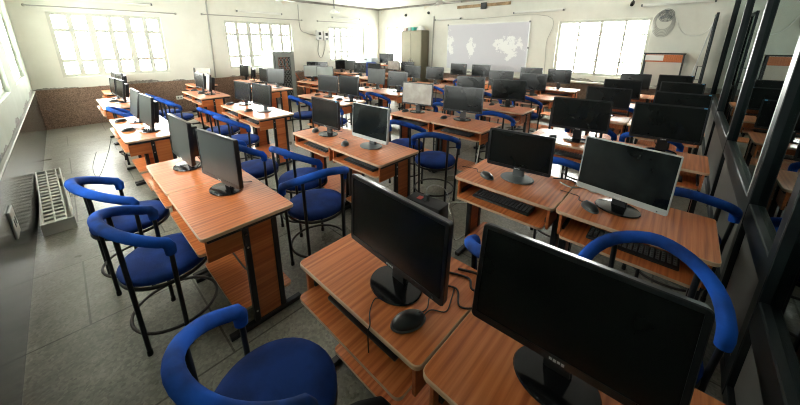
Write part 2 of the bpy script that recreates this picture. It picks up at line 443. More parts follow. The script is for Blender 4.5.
# ------------------------------------------------------------------ computer desk
DZ = .775; DW = .757; DD = .545
def make_desk(tz=.64):
    t = empty('computer_desk')
    h = DW / 2; tx = -.04 if tz < .63 else -.012
    bm = bmesh.new(); rrect(bm, [(0, -h, .035), (DD, -h, .02), (DD, h, .02), (0, h, .035)], DZ - .024, DZ, 1, 0)
    ed = [e for e in bm.edges if len(e.link_faces) == 2 and abs(e.link_faces[0].normal.z - e.link_faces[1].normal.z) > .0]
    bm.normal_update()
    rim = [e for e in bm.edges if len(e.link_faces) == 2 and {f.material_index for f in e.link_faces} == {0, 1}]
    bmesh.ops.bevel(bm, geom=rim, offset=.0035, segments=1, affect='EDGES', material=1)
    bm_obj('tabletop', bm, [M['wood'], M['edge']], t, 40)
    for s in (-1, 1):
        y = s * (h - .035)
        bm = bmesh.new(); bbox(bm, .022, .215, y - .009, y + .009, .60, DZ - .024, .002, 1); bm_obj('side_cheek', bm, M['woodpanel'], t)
        y = s * (h - .03)
        for x0, x1 in ((.215, .25), (.39, .425)):
            bm = bmesh.new(); bbox(bm, x0, x1, y - .017, y + .017, .038, DZ - .048, .003, 1)
            if x0 < .3:
                for z in (.60, .69, .12):
                    q = bmesh.new(); lathe(q, [(0, 0), (.007, 0), (.006, .004), (0, .005)], 8, mi=1, mat=Matrix.Translation((.2325, y + s * .017, z)) @ Matrix.Rotation(-s * R(90), 4, 'X'))
                    merge(bm, q)
            bm_obj('leg', bm, [M['black'], M['bolt']], t)
        bm = bmesh.new(); bbox(bm, .03, .525, y - .017, y + .017, DZ - .048, DZ - .024, .003, 1); bm_obj('top_beam', bm, M['black'], t)
        bm = bmesh.new(); bbox(bm, .06, .54, y - .02, y + .02, .006, .04, .004, 1); bm_obj('foot', bm, M['black'], t)
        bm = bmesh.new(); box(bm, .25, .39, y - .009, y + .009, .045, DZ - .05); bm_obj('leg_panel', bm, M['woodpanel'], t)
    bm = bmesh.new(); rrect(bm, [(tx, -h + .05, .03), (.30, -h + .05, 0), (.30, h - .05, 0), (tx, h - .05, .03)], tz, tz + .018, 1, 0)
    bm_obj('keyboard_tray', bm, [M['wood'], M['edge']], t, 40)
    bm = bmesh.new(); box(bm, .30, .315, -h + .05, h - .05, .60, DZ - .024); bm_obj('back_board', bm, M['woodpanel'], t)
    bm = bmesh.new(); rrect(bm, [(.13, -h + .05, .03), (.50, -h + .05, .03), (.50, h - .05, .03), (.13, h - .05, .03)], .135, .153, 1, 0)
    bm_obj('lower_shelf', bm, [M['wood'], M['edge']], t, 40)
    for s in (-1, 1):
        bm = bmesh.new(); bbox(bm, .05, .30, s * (h - .052) - .008, s * (h - .052) + .008, tz + .0185, tz + .05, .002, 1); bm_obj('tray_slide', bm, M['black'], t)
    return t

def make_keyboard():
    t = empty('keyboard')
    bm = bmesh.new(); bbox(bm, -.07, .07, -.22, .22, 0, .018, .005, 2); bm_obj('keyboard_case', bm, M['plastic'], t, 40)
    bm = bmesh.new()
    for r in range(5):
        for k in range(17):
            x = .052 - r * .023; y = .205 - k * .0252
            bbox(bm, x - .009, x + .009, y - .011, y + .007, .018, .024, .002, 1)
    bm_obj('keys', bm, M['greyplastic'], t)
    return t

def make_mouse():
    t = empty('computer_mouse')
    bm = bmesh.new()
    prof = [(.0, .0), (.028, .0), (.030, .008), (.028, .02), (.020, .031), (.009, .036), (0, .037)]
    lathe(bm, prof, 20, 1.9, 1.05); bm_obj('shell', bm, M['plastic'], t, 60)
    bm = bmesh.new(); lathe(bm, [(.0, .002), (.031, .002), (.0318, .006), (.031, .010), (.0, .010)], 20, 1.9, 1.05)
    bm_obj('rim', bm, M['greyplastic'], t, 60)
    bm = bmesh.new(); lathe(bm, [(0, -.003), (.008, -.003), (.008, .003), (0, .003)], 12, mat=Matrix.Translation((.034, 0, .027)) @ Matrix.Rotation(R(90), 4, 'X'))
    bm_obj('scroll_wheel', bm, M['greyplastic'], t, 40)
    bm = bmesh.new(); tube(bm, smooth_path([(.055, 0, .010), (.09, .012, .004), (.13, -.01, .004), (.17, .02, .004), (.21, .06, .004)]), .0022, 6)
    bm_obj('cord', bm, M['cable'], t, 60)
    return t

def make_monitor(w, h, zb, tilt, body='plastic', screen='screen', box_behind=False, sticker=False, basemat=None):
    """origin: centre of the foot on the table; faces -x; panel bottom at zb-DZ above the table"""
    t = empty('monitor'); bz = zb - DZ
    T = Matrix.Translation((-.035, 0, bz)) @ Matrix.Rotation(tilt, 4, 'Y')
    b, bb = (.008, .036) if body == 'silver' else (.016, .026)
    # bezel: rounded frame with an opening
    bm = bmesh.new(); hw = w / 2
    def ring(x, y0, y1, z0, z1, r):
        out = []
        for cy, cz, a0 in ((y1 - r, z1 - r, 0), (y0 + r, z1 - r, 90), (y0 + r, z0 + r, 180), (y1 - r, z0 + r, 270)):
            for k in range(4):
                a = R(a0 + k * 30); out.append(bm.verts.new((x, cy + r * math.cos(a), cz + r * math.sin(a))))
        return out
    r0 = ring(.030, -hw + .004, hw - .004, .004, h - .004, .012); r1 = ring(.004, -hw, hw, 0, h, .014)
    r2 = ring(0, -hw + .003, hw - .003, .003, h - .003, .012); r3 = ring(0, -hw + b, hw - b, bb, h - b, .003); r4 = ring(.004, -hw + b, hw - b, bb, h - b, .003)
    n = 16
    for A, B in ((r0, r1), (r1, r2), (r2, r3), (r3, r4)):
        for k in range(n): bm.faces.new((A[k], A[(k + 1) % n], B[(k + 1) % n], B[k]))
    bm.faces.new(r0)
    bmesh.ops.transform(bm, matrix=T, verts=bm.verts)
    bm_obj('bezel', bm, M[body], t, 35)
    bm = bmesh.new(); box(bm, .003, .008, -hw + b, hw - b, bb, h - b, mat=T); bm_obj('screen', bm, M[screen], t)
    bm = bmesh.new(); t2 = bmesh.new()
    vs = box(t2, .030, .062, -hw * .72, hw * .72, h * .14, h * .86)
    for v in vs:
        if v.co.x > .05: v.co.y *= .72; v.co.z = h * .5 + (v.co.z - h * .5) * .72
    bmesh.ops.bevel(t2, geom=t2.edges[:], offset=.006, segments=2, affect='EDGES')
    merge(bm, t2, T); bm_obj('back_cover', bm, M['plastic'], t, 35)
    bm = bmesh.new()
    for k in range(4): bbox(bm, -.0012, .0008, -.021 + k * .0112, -.0125 + k * .0112, .009 if k % 2 else .0075, .0165, .0004, 1, mat=T)
    bm_obj('logo', bm, M['logo'], t)
    bm = bmesh.new(); lathe(bm, [(0, 0), (.0045, 0), (.004, .002), (0, .0025)], 10, mat=T @ Matrix.Translation((.0005, -hw + .05, .012)) @ Matrix.Rotation(R(-90), 4, 'Y'))
    bm_obj('power_button', bm, M['greyplastic'], t, 40)
    # neck and foot
    bm = bmesh.new(); t2 = bmesh.new()
    nh = bz + h * .30
    vs = box(t2, .012, .04, -.032, .032, .012, nh)
    for v in vs:
        if v.co.z < .1: v.co.y *= 1.35
        else: v.co.x += .008 - math.sin(tilt) * 0
    bmesh.ops.bevel(t2, geom=t2.edges[:], offset=.006, segments=2, affect='EDGES')
    merge(bm, t2); bm_obj('neck', bm, M['plastic'] if basemat is None else M[basemat], t, 35)
    bm = bmesh.new(); lathe(bm, [(0, 0), (.118, 0), (.121, .004), (.117, .010), (.06, .016), (0, .018)], 36, .86, 1.05)
    bm_obj('stand_base', bm, M[basemat or 'gloss'], t, 40)
    if box_behind:
        bm = bmesh.new(); bbox(bm, .062, .115, -.10, .10, h * .08, h * .80, .006, 2, mat=T)
        bm_obj('mini_computer', bm, M['plastic'], t, 35)
    if sticker:
        bm = bmesh.new(); box(bm, -.0012, .0006, -hw + .018, -hw + .042, h - .014, h - .003, mat=T); bm_obj('sticker', bm, M['sticker'], t)
    bm = bmesh.new(); tube(bm, smooth_path([(.045, .03, bz + h * .3), (.085, .05, .10), (.10, .035, .045), (.115, .01, .014), (.14, -.03, .009), (.17, -.05, .008)]), .0035, 6)
    bm_obj('power_lead', bm, M['cable'], t, 60)
    return t

# ------------------------------------------------------------------ tub chair (opens towards +x, back on -x)
SZ = .52
def make_chair(arcmat='bluearc', zb=.875, ze=.745):
    t = empty('tub_chair')
    bm = bmesh.new(); lathe(bm, [(0, SZ - .05), (.21, SZ - .05), (.232, SZ - .035), (.236, SZ - .012), (.222, SZ + .010), (.17, SZ + .022), (.09, SZ + .028), (0, SZ + .03)], 36)
    bm_obj('seat', bm, M['blue'], t, 70)
    bm = bmesh.new(); tube(bm, [(.226 * math.cos(a * math.pi / 18), .226 * math.sin(a * math.pi / 18), SZ - .058) for a in range(36)], .011, 8, True)
    bm_obj('seat_ring', bm, M['black'], t, 60)
    ra = .256; pts = []
    A = 82
    for k in range(-A, A + 1, 9):
        a = R(180 + k); u = abs(k) / A
        pts.append((ra * math.cos(a), ra * math.sin(a), zb + (ze - zb) * u ** 1.6))
    e0 = pts[0]; e1 = pts[-1]
    def droop(e, s):
        a = math.atan2(e[1], e[0]); tx, ty = -math.sin(a) * s, math.cos(a) * s
        return [(e[0] + tx * .03, e[1] + ty * .03, e[2] - .012), (e[0] + tx * .045, e[1] + ty * .045, e[2] - .04), (e[0] + tx * .045, e[1] + ty * .045, e[2] - .085)]
    full = droop(e0, -1)[::-1] + pts + droop(e1, 1)
    rad = [.027] + [.030] * (len(full) - 2) + [.027]
    bm = bmesh.new(); tube(bm, full, rad, 14); bm_obj('backrest', bm, M[arcmat], t, 60)
    ends = (full[0], full[-1])
    for i, e in enumerate(ends):
        a = math.atan2(e[1], e[0])
        bm = bmesh.new(); tube(bm, [(e[0], e[1], e[2] + .02), (.246 * math.cos(a), .246 * math.sin(a), SZ - .04), (.238 * math.cos(a), .238 * math.sin(a), .02)], .0125, 8)
        bm_obj('leg', bm, M['black'], t, 60)
    for k in (-38, 38):
        a = R(180 + k)
        bm = bmesh.new(); tube(bm, [(ra * math.cos(a), ra * math.sin(a), zb - .02), (.246 * math.cos(a), .246 * math.sin(a), SZ - .04), (.238 * math.cos(a), .238 * math.sin(a), .02)], .0125, 8)
        bm_obj('leg', bm, M['black'], t, 60)
    for lg in [c for c in t.children if c.name.startswith('leg')]:
        v = lg.data.vertices; b0 = min(v, key=lambda q: q.co.z).co
        lowest = [q.co for q in v if q.co.z < .03]; cx = sum(q.x for q in lowest) / len(lowest); cy = sum(q.y for q in lowest) / len(lowest)
        bm = bmesh.new(); lathe(bm, [(0, 0), (.014, 0), (.015, .004), (.014, .035), (0, .035)], 10, mat=Matrix.Translation((cx, cy, 0)))
        bm_obj('rubber_foot', bm, M['rubber'], lg, 40)
    bm = bmesh.new(); tube(bm, [(.229 * math.cos(a * math.pi / 18), .229 * math.sin(a * math.pi / 18), .15) for a in range(36)], .0095, 8, True)
    bm_obj('foot_ring', bm, M['ring'], t, 60)
    return t

# ------------------------------------------------------------------ layout
block_name = {'A': 'block beside the glass partition', 'B': 'second block from the partition', 'C': 'third block from the partition', 'D': 'block nearest the far windows', 'E': 'far window wall'}
row_name = {1: 'first row', 2: 'second row', 3: 'third row', 4: 'fourth row', 5: 'fifth row', 6: 'row nearest the whiteboard'}
frontX = {'A': [.595, 1.97, 3.44, 4.95, 6.30, 7.72], 'B': [.325, 1.71, 3.27, 4.62, 6.16, 7.60], 'C': [.30, 1.72, 3.17, 4.58, 6.22, 7.72], 'D': [.32, 1.69, 3.08, 4.45, 6.20, 7.66]}
cent = {'A': [(.845, .082)] * 6, 'B': [(2.925, 2.145), (2.955, 2.19), (2.85, 2.06), (2.87, 2.10), (2.92, 2.16), (2.9, 2.13)], 'C': [(5.42, 4.655)] * 4 + [(5.5, 4.73), (5.1, 4.34)], 'D': [(7.78, 7.11)] * 6}

desk0 = None; key0 = make_keyboard(); key_used = [False]
mouse0 = make_mouse(); mouse_used = [False]
chair0 = make_chair(); chair_used = [False]
def first_or_dup(proto, flag):
    if not flag[0]:
        flag[0] = True; return proto
    return dup(proto)
def put_keyboard(x, y, label, rz=0, z=.6585):
    k = first_or_dup(key0, key_used); k.location = (x, y, z); k.rotation_euler = (0, 0, rz)
    tag(k, label, 'keyboard', 'keyboards on the desk trays'); return k
def put_mouse(x, y, rz, label, z=DZ + .0005):
    k = first_or_dup(mouse0, mouse_used); k.scale = (1.2, 1.25, 1.1); k.location = (x, y, z); k.rotation_euler = (0, 0, rz)
    tag(k, label, 'mouse', 'mice on the desks'); return k
def put_chair(x, y, rz, label, proto=None):
    k = first_or_dup(chair0, chair_used) if proto is None else proto
    k.location = (x, y, 0); k.rotation_euler = (0, 0, R(rz))
    tag(k, label, 'chair', 'blue tub chairs at the desks'); return k

desk0 = make_desk(); desk_used = [False]; deskA = make_desk(.612); deskA_used = [False]
for blk in 'ABCD':
    for r in range(1, 7):
        for side in (0, 1):
            d = first_or_dup(deskA, deskA_used) if blk == 'A' else first_or_dup(desk0, desk_used)
            d.location = (frontX[blk][r - 1], cent[blk][r - 1][side], 0); d.scale = (1, (cent[blk][r - 1][0] - cent[blk][r - 1][1] - .006) / DW, 1)
            sn = ('left', 'right')[side]
            tag(d, 'brown laminate computer desk, %s of pair, %s, %s' % (sn, row_name[r], block_name[blk]), 'desk', 'computer desks in rows')
edesks = [(.50, 9.22), (2.10, 9.22), (3.30, 9.22), (5.55, 9.15), (6.75, 9.15)]
for i, (x, y) in enumerate(edesks):
    d = dup(desk0); d.location = (x, y, 0); d.scale = (1, 1.1, 1)
    tag(d, 'brown single computer desk at far window wall, %s from the left corner' % ('first', 'second', 'third', 'fourth', 'fifth')[i], 'desk', 'computer desks in rows')

mons = {
'A1l': (0.81, 0.77, -4, 3, 0.57, 0.335, 0.885), 'A1r': (0.865, 0.13, 3, 8, 0.56, 0.35, 0.87),
'A2l': (2.26, 0.83, 5, 2, 0.48, 0.30, 0.86), 'A2r': (2.25, 0.17, -11, 5, 0.50, 0.36, 0.85),
'A3l': (3.69, 0.76, 8, 3, 0.55, 0.34, 0.90), 'A3r': (3.84, 0.05, 6, 4, 0.54, 0.35, 0.90),
'A4l': (5.40, 0.79, 4, 2, 0.56, 0.31, 0.88), 'A4r': (5.26, -0.02, 3, 3, 0.55, 0.33, 0.88),
'A5l': (6.65, 0.79, 7, 3, 0.55, 0.33, 0.87), 'A5r': (6.73, 0.01, 3, 3, 0.54, 0.33, 0.88),
'A6l': (8.10, 0.76, 0, 4, 0.52, 0.33, 0.88), 'A6r': (8.10, 0.13, 3, 3, 0.52, 0.34, 0.88),
'B1l': (0.57, 3.01, 2, 3, 0.54, 0.36, 0.85), 'B1r': (0.64, 2.31, 9, 1, 0.52, 0.35, 0.85),
'B2l': (1.96, 2.95, 1, 1, 0.51, 0.33, 0.87), 'B2r': (2.01, 2.26, 1, 5, 0.52, 0.36, 0.85),
'B3l': (3.62, 2.97, 8, 4, 0.54, 0.34, 0.89), 'B3r': (3.66, 2.19, 10, 4, 0.57, 0.35, 0.89),
'B4l': (5.03, 2.87, 8, 3, 0.54, 0.34, 0.89), 'B4r': (5.02, 2.14, 13, 3, 0.55, 0.35, 0.88),
'B5l': (6.56, 3.00, 7, 3, 0.54, 0.34, 0.89), 'B5r': (6.53, 2.29, 5, 3, 0.53, 0.34, 0.88),
'B6l': (8.00, 2.87, 4, 3, 0.53, 0.34, 0.89), 'B6r': (7.93, 2.19, 0, 3, 0.52, 0.33, 0.90),
'C1l': (0.56, 5.35, 1, 10, 0.53, 0.35, 0.86), 'C1r': (0.58, 4.66, 4, 8, 0.53, 0.35, 0.86),
'C2l': (2.04, 5.56, 5, 4, 0.54, 0.32, 0.85), 'C2r': (2.02, 4.76, 5, 4, 0.53, 0.33, 0.87),
'C3l': (3.51, 5.16, 9, 3, 0.54, 0.33, 0.87), 'C3r': (3.50, 4.48, 2, 2, 0.53, 0.36, 0.88),
'C4l': (4.94, 5.30, 5, 4, 0.53, 0.35, 0.89), 'C4r': (4.96, 4.64, 5, 4, 0.53, 0.33, 0.89),
'C5l': (6.60, 5.60, 6, 4, 0.53, 0.34, 0.88), 'C5r': (6.60, 4.84, 5, 3, 0.53, 0.33, 0.89),
'C6l': (8.10, 5.06, 6, 3, 0.53, 0.34, 0.89), 'C6r': (8.10, 4.32, 8, 3, 0.54, 0.33, 0.90),
'D1l': (0.60, 8.00, 3, 5, 0.50, 0.32, 0.85), 'D1r': (0.63, 7.36, 4, 8, 0.53, 0.33, 0.85),
'D2l': (1.98, 7.72, 2, 5, 0.51, 0.33, 0.86), 'D2r': (1.98, 7.19, -9, 8, 0.48, 0.34, 0.86),
'D3l': (3.38, 7.72, -4, 3, 0.50, 0.34, 0.87), 'D3r': (3.40, 7.12, 26, 5, 0.46, 0.35, 0.88),
'D4l': (4.78, 7.80, 38, 4, 0.46, 0.33, 0.88), 'D4r': (4.80, 7.18, 32, 4, 0.48, 0.33, 0.88),
'D5l': (6.55, 7.80, 16, 4, 0.48, 0.33, 0.88), 'D5r': (6.62, 7.20, 4, 3, 0.53, 0.33, 0.88),
'D6l': (8.05, 7.72, 6, 3, 0.52, 0.33, 0.89), 'D6r': (8.05, 7.06, 14, 3, 0.50, 0.33, 0.88),
'E1l': (.76, 9.46, 4, 4, .44, .33, .86), 'E1r': (.80, 8.97, 8, 4, .44, .33, .86),
'E2l': (2.38, 9.46, 0, 4, .44, .32, .86), 'E2r': (2.40, 8.97, 30, 4, .44, .34, .86),
'E3l': (3.58, 9.46, 6, 4, .44, .33, .87), 'E3r': (3.60, 8.97, -25, 4, .44, .32, .86),
'E4l': (5.85, 9.46, 30, 4, .44, .32, .88), 'E4r': (5.88, 8.97, 30, 4, .44, .33, .88),
'E5l': (7.05, 9.46, 55, 4, .44, .33, .88), 'E5r': (7.08, 8.97, 20, 4, .44, .32, .88),
}
pale = {'B3l': 'screen_pale', 'D4l': 'screen_mint', 'D4r': 'screen_mint', 'C4l': 'screen_grey', 'E2r': 'screen_pale', 'C1l': 'screen_grey', 'C1r': 'screen_grey', 'A2r': 'screen_mottle', 'D6l': 'screen_pale', 'C3r': 'screen', 'D2l': 'screen', 'B2r': 'screen_mottle', 'D2r': 'screen_pale', 'D3r': 'screen_grey', 'B1r': 'screen_grey', 'B1l': 'screen_grey', 'E5r': 'screen_grey'}
extra = {'A1l': 'thin black monitor', 'A1r': 'largest black monitor', 'A2l': 'slim matte black monitor', 'A2r': 'silver-framed monitor with mottled screen', 'B2r': 'silver-framed black monitor', 'B3l': 'monitor with pale dust-covered screen'}
for k, (x, y, rz, tl, w, h, zb) in mons.items():
    silver = k in ('A2r', 'B2r', 'E2r')
    t = make_monitor(w, h, zb, R(tl), 'silver' if silver else 'plastic', pale.get(k, 'screen'),
                     box_behind=k in ('B1l', 'B1r', 'C1l', 'C1r', 'D1l', 'D1r', 'D2l', 'D2r', 'D3l', 'E1r', 'E3r'),
                     sticker=k in ('A3r', 'A4r', 'A5r', 'A6r', 'B2l'), basemat='greyplastic' if k in ('B2r', 'A2l', 'C2r', 'D3r') else None)
    t.location = (x, y, DZ + .002); t.rotation_euler = (0, 0, R(rz))
    sn = 'left' if k[2] == 'l' else 'right'; r = int(k[1])
    what = extra.get(k, 'black flat-panel monitor')
    if k[0] == 'E':
        tag(t, 'flat-panel monitor, %s one on the %s desk along the far window wall' % (sn, ('first', 'second', 'third', 'fourth', 'fifth')[r - 1]), 'monitor', 'monitors on the desks')
    else:
        tag(t, '%s on %s desk, %s, %s' % (what, sn, row_name[r].replace(' from the left wall', ''), block_name[k[0]]), 'monitor', 'monitors on the desks')

# keyboards and mice
for blk in 'ABCD':
    for r in range(1, 7):
        for side in (0, 1):
            x = frontX[blk][r - 1]; y = cent[blk][r - 1][side]; sn = ('left', 'right')[side]
            kk = '%s%d%s' % (blk, r, 'lr'[side])
            if r <= 3 or blk in 'AB':
                put_keyboard(x + .115, y + random.uniform(-.03, .03), 'dark keyboard on tray of %s desk, %s, %s' % (sn, row_name[r].replace(' from the left wall', ''), block_name[blk]), z=.6305 if blk == 'A' else .6585)
mouse_spots = {'A2l': (2.13, 1.02, 62), 'A2r': (2.135, .30, 40), 'B1r': None, 'B2l': (1.93, 3.17, 50), 'B2r': (1.86, 2.50, 50), 'B3l': (3.52, 3.13, 0), 'B3r': (3.56, 2.43, 0),
 'C1l': (.40, 5.50, 20), 'C1r': (.40, 4.84, 20), 'C2l': (1.86, 5.73, 10), 'C2r': (1.85, 4.92, 10), 'B4r': (4.95, 2.39, 0), 'A3l': (3.62, .98, 0), 'C3l': (3.45, 5.48, 0), 'C3r': (3.43, 4.72, 0),
 'D2l': (1.90, 8.0, 0), 'D2r': (1.88, 7.40, 0), 'D1r': (.52, 7.52, 0), 'D3l': (3.3, 7.95, 0), 'D3r': (3.3, 7.36, 0), 'C4l': (4.86, 5.56, 0), 'D4l': (4.68, 8.03, 0)}
for k, s in mouse_spots.items():
    if s is None: continue
    put_mouse(s[0], s[1], R(s[2]), 'black mouse on %s desk, %s, %s' % ('left' if k[2] == 'l' else 'right', row_name[int(k[1])].replace(' from the left wall', ''), block_name[k[0]]))
put_mouse(.705, .605, R(-25), 'large black mouse with grey rim on the desk nearest the camera').scale = (1.2, 1.3, 1.15)

# chairs: (x, y, rz, label)
chairs = [
 (.305, .93, 2, 'blue tub chair at bottom left, nearest the camera'),
 (.215, 2.20, 0, 'blue tub chair with worn cover, nearer of two beside the left wall'),
 (.14, 2.95, 4, 'blue tub chair, farther of the two by the louvre tray'),
 (.60, 6.18, 0, 'blue tub chair between two desk pairs along the left wall'),
 (1.23, 2.09, 78, 'blue tub chair angled towards silver-framed monitor, front one of three'),
 (1.42, 2.62, 8, 'blue tub chair, middle of three behind the first left desk pair'),
 (1.20, 3.22, 0, 'blue tub chair, rearmost of three behind the first left desk pair'),
 (1.50, 5.13, 5, 'blue tub chair at left desk of second row, third block'),
 (1.50, 4.40, 5, 'blue tub chair at right desk of second row, third block'),
 (1.27, 6.66, 0, 'blue tub chair near the far windows, in front of another'),
 (1.22, 7.28, 0, 'blue tub chair nearest the far windows, behind another'),
 (2.74, 1.97, 29, 'blue tub chair at the right end of the middle aisle'),
 (2.90, 2.56, 14, 'blue tub chair behind silver-framed monitor in the middle aisle'),
 (3.00, 4.33, 0, 'blue tub chair behind the screens of third block, second row'),
 (1.56, -.04, 178, 'blue tub chair facing the camera, beside glass partition'),
 (1.40, .45, 0, 'blue tub chair almost hidden behind the largest monitor'),
 (2.83, -.15, 0, 'blue tub chair behind the silver-framed monitor by the partition'),
 (2.88, .62, 0, 'blue tub chair seen between two monitors, third row by partition'),
 (4.36, .76, 0, 'blue tub chair at left desk, fourth row by partition'),
 (4.36, .16, 0, 'blue tub chair at right desk, fourth row by partition'),
 (5.98, .70, 0, 'blue tub chair at left desk, fifth row by partition'),
 (2.95, 5.15, 0, 'blue tub chair at left desk, third row, third block'),
 (4.18, 1.95, 14, 'blue tub chair at right desk, fourth row, second block'),
 (4.24, 2.80, 0, 'blue tub chair at left desk, fourth row, second block'),
 (5.80, 2.10, 0, 'blue tub chair at right desk, fifth row, second block'),
 (5.76, 2.86, 0, 'blue tub chair at left desk, fifth row, second block'),
 (4.22, 4.45, 5, 'blue tub chair at right desk, fourth row, third block'),
 (4.24, 5.20, 0, 'blue tub chair at left desk, fourth row, third block'),
 (5.84, 4.30, 10, 'blue tub chair at right end, fifth row, third block'),
 (5.82, 5.05, 0, 'blue tub chair at left desk, fifth row, third block'),
 (7.32, 4.40, 0, 'blue tub chair nearest whiteboard, third block'),
 (7.22, 2.95, 0, 'blue tub chair nearest whiteboard, second block'),
]
for x, y, rz, lab in chairs: put_chair(x, y, rz, lab)
blk = make_chair('blackfoam', .80, .68)
put_chair(.365, .30, -28, 'chair with black padded backrest, at the bottom edge beside the nearest desk', blk)

# upright blue chair by the far windows
t = empty('office_chair', (7.35, 8.30, 0), R(200))
bm = bmesh.new(); bbox(bm, -.23, .23, -.23, .23, .46, .54, .03, 3); bm_obj('seat', bm, M['blue'], t, 50)
bm = bmesh.new(); bbox(bm, -.27, -.19, -.21, .21, .60, 1.16, .035, 3); bm_obj('backrest', bm, M['blue'], t, 50)
for sx in (-.2, .2):
    for sy in (-.2, .2):
        bm = bmesh.new(); tube(bm, [(sx * .9, sy * .9, .47), (sx * 1.1, sy * 1.1, 0)], .012, 8); bm_obj('leg', bm, M['black'], t, 60)
bm = bmesh.new()
for sy in (-.15, .15): tube(bm, [(-.20, sy, .48), (-.25, sy, .66)], .012, 8)
bm_obj('back_stays', bm, M['black'], t, 60)
tag(t, 'upright chair with tall dark blue back in front of the far windows', 'chair')

# ------------------------------------------------------------------ other furniture
# steel cupboard beside the whiteboard
M['olive'] = plain('olive grey enamel', (.19, .175, .115), .42, .2, noise=.08, nscale=3)
t = empty('steel_cupboard', (8.93, 7.70, 0))
bm = bmesh.new(); bbox(bm, .02, .445, -.50, .50, .06, 2.27, .008, 2); bm_obj('body', bm, M['olive'], t, 40)
for s in (-1, 1):
    bm = bmesh.new(); bbox(bm, -.002, .02, min(s * .003, s * .49), max(s * .003, s * .49), .10, 2.24, .005, 1); d = bm_obj('door', bm, M['olive'], t, 40)
    bm = bmesh.new(); bbox(bm, -.03, -.002, s * .05 - .012, s * .05 + .012, 1.10, 1.24, .004, 1); bm_obj('handle', bm, M['bolt'], d, 40)
bm = bmesh.new()
for sx in (.05, .41):
    for sy in (-.46, .46): box(bm, sx - .02, sx + .02, sy - .02, sy + .02, 0, .06)
bm_obj('feet', bm, M['black'], t)
tag(t, 'tall olive-grey steel cupboard left of the whiteboard', 'cupboard')
def carton(x, y, z, sx, sy, sz, col, label, rz=0, name='carton'):
    t = empty(name, (x, y, z), R(rz))
    bm = bmesh.new(); bbox(bm, -sx / 2, sx / 2, -sy / 2, sy / 2, 0, sz, .004, 1); bm_obj('box_body', bm, plain(label[:12], col, .7), t)
    bm = bmesh.new(); bbox(bm, -sx / 2 - .004, sx / 2 + .004, -sy / 2 - .004, sy / 2 + .004, sz, sz + .02, .003, 1); bm_obj('lid', bm, plain(label[:12] + ' lid', tuple(min(1, c * 1.15) for c in col), .7), t)
    tag(t, label, 'box', 'boxes on top of the cupboard')
carton(9.10, 8.08, 2.272, .2, .16, .09, (.60, .45, .42), 'small pinkish box on cupboard top, leftmost')
carton(9.10, 7.84, 2.272, .2, .14, .10, (.30, .40, .38), 'grey-green box on cupboard top, second from left')
carton(9.10, 7.66, 2.272, .2, .13, .09, (.06, .42, .34), 'teal box on the cupboard top')
t = empty('cloth_bundle', (9.12, 7.36, 2.272))
bm = bmesh.new()
for k in range(4): lathe(bm, [(0, 0), (.15 - k * .02, .002), (.16 - k * .02, .03), (.13 - k * .02, .05), (0, .055)], 18, .8, 1.25, mat=Matrix.Translation((.0, .02 * (k % 2), k * .034)))
bm_obj('folds', bm, plain('white cloth', (.72, .72, .68), .9), t, 60)
tag(t, 'white folded bundle on the cupboard top, rightmost', 'bundle')

# server rack
M['rackgrey'] = plain('grey rack enamel', (.21, .22, .205), .5)
t = empty('server_rack', (4.60, 9.32, 0))
bm = bmesh.new()
for s in (-1, 1): bbox(bm, s * .31 - .03, s * .31 + .03, -.30, .40, 0, 1.56, .005, 1)
box(bm, -.28, .28, -.28, .40, 0, .06); box(bm, -.28, .28, -.28, .40, 1.50, 1.56); box(bm, -.28, .28, .37, .40, .06, 1.5)
bm_obj('cabinet', bm, M['rackgrey'], t)
d = empty('door', (0, -.31, 0)); d.parent = t
bpy.data.objects.remove(d)
bm = bmesh.new()
for q in ((-.27, .27, 1.40, 1.50), (-.27, .27, .06, .14), (-.27, -.20, .14, 1.40), (.20, .27, .14, 1.40)): box(bm, q[0], q[1], -.325, -.30, q[2], q[3])
d = bm_obj('door', bm, M['rackgrey'], t)
bm = bmesh.new()
for i in range(5):
    z0 = .16 + i * .245
    for j in range(2):
        x0 = -.19 + j * .195
        tube(bm, [(x0 + .09 + .075 * math.cos(a * math.pi / 8), -.313, z0 + .115 + .10 * math.sin(a * math.pi / 8)) for a in range(16)], .008, 6, True)
        tube(bm, [(x0, -.313, z0), (x0 + .18, -.313, z0 + .23)], .007, 6); tube(bm, [(x0 + .18, -.313, z0), (x0, -.313, z0 + .23)], .007, 6)
bm_obj('grille', bm, M['rackgrey'], d)
bm = bmesh.new(); box(bm, -.26, .26, -.2, .36, .10, 1.42); bm_obj('switch_stack', bm, plain('rack equipment', (.02, .022, .022), .5, noise=.6, nscale=20), t)
bm = bmesh.new()
for k in range(9): tube(bm, smooth_path([(-.2 + k * .045, -.21, 1.40), (-.18 + k * .04 + random.uniform(-.05, .05), -.26, 1.2), (-.2 + k * .05, -.21, 1.0)]), .006, 5)
bm_obj('patch_leads', bm, plain('orange patch lead', (.5, .12, .05), .5), t)
tag(t, 'grey network rack with patterned grille door beneath the middle window', 'server rack')
t = bm_obj('red_cable', bmesh.new(), M['cable']); bpy.data.objects.remove(t)
bm = bmesh.new(); tube(bm, smooth_path([(5.32, 9.75, .86), (5.42, 9.55, .5), (5.38, 9.3, .12), (5.15, 9.0, .02), (5.5, 8.85, .02), (5.2, 8.7, .02), (5.6, 8.6, .02)]), .014, 7)
tag(bm_obj('conduit_hose', bm, plain('orange hose', (.55, .14, .05), .5), None, 60), 'orange hose hanging down the wall right of the network rack', 'hose')

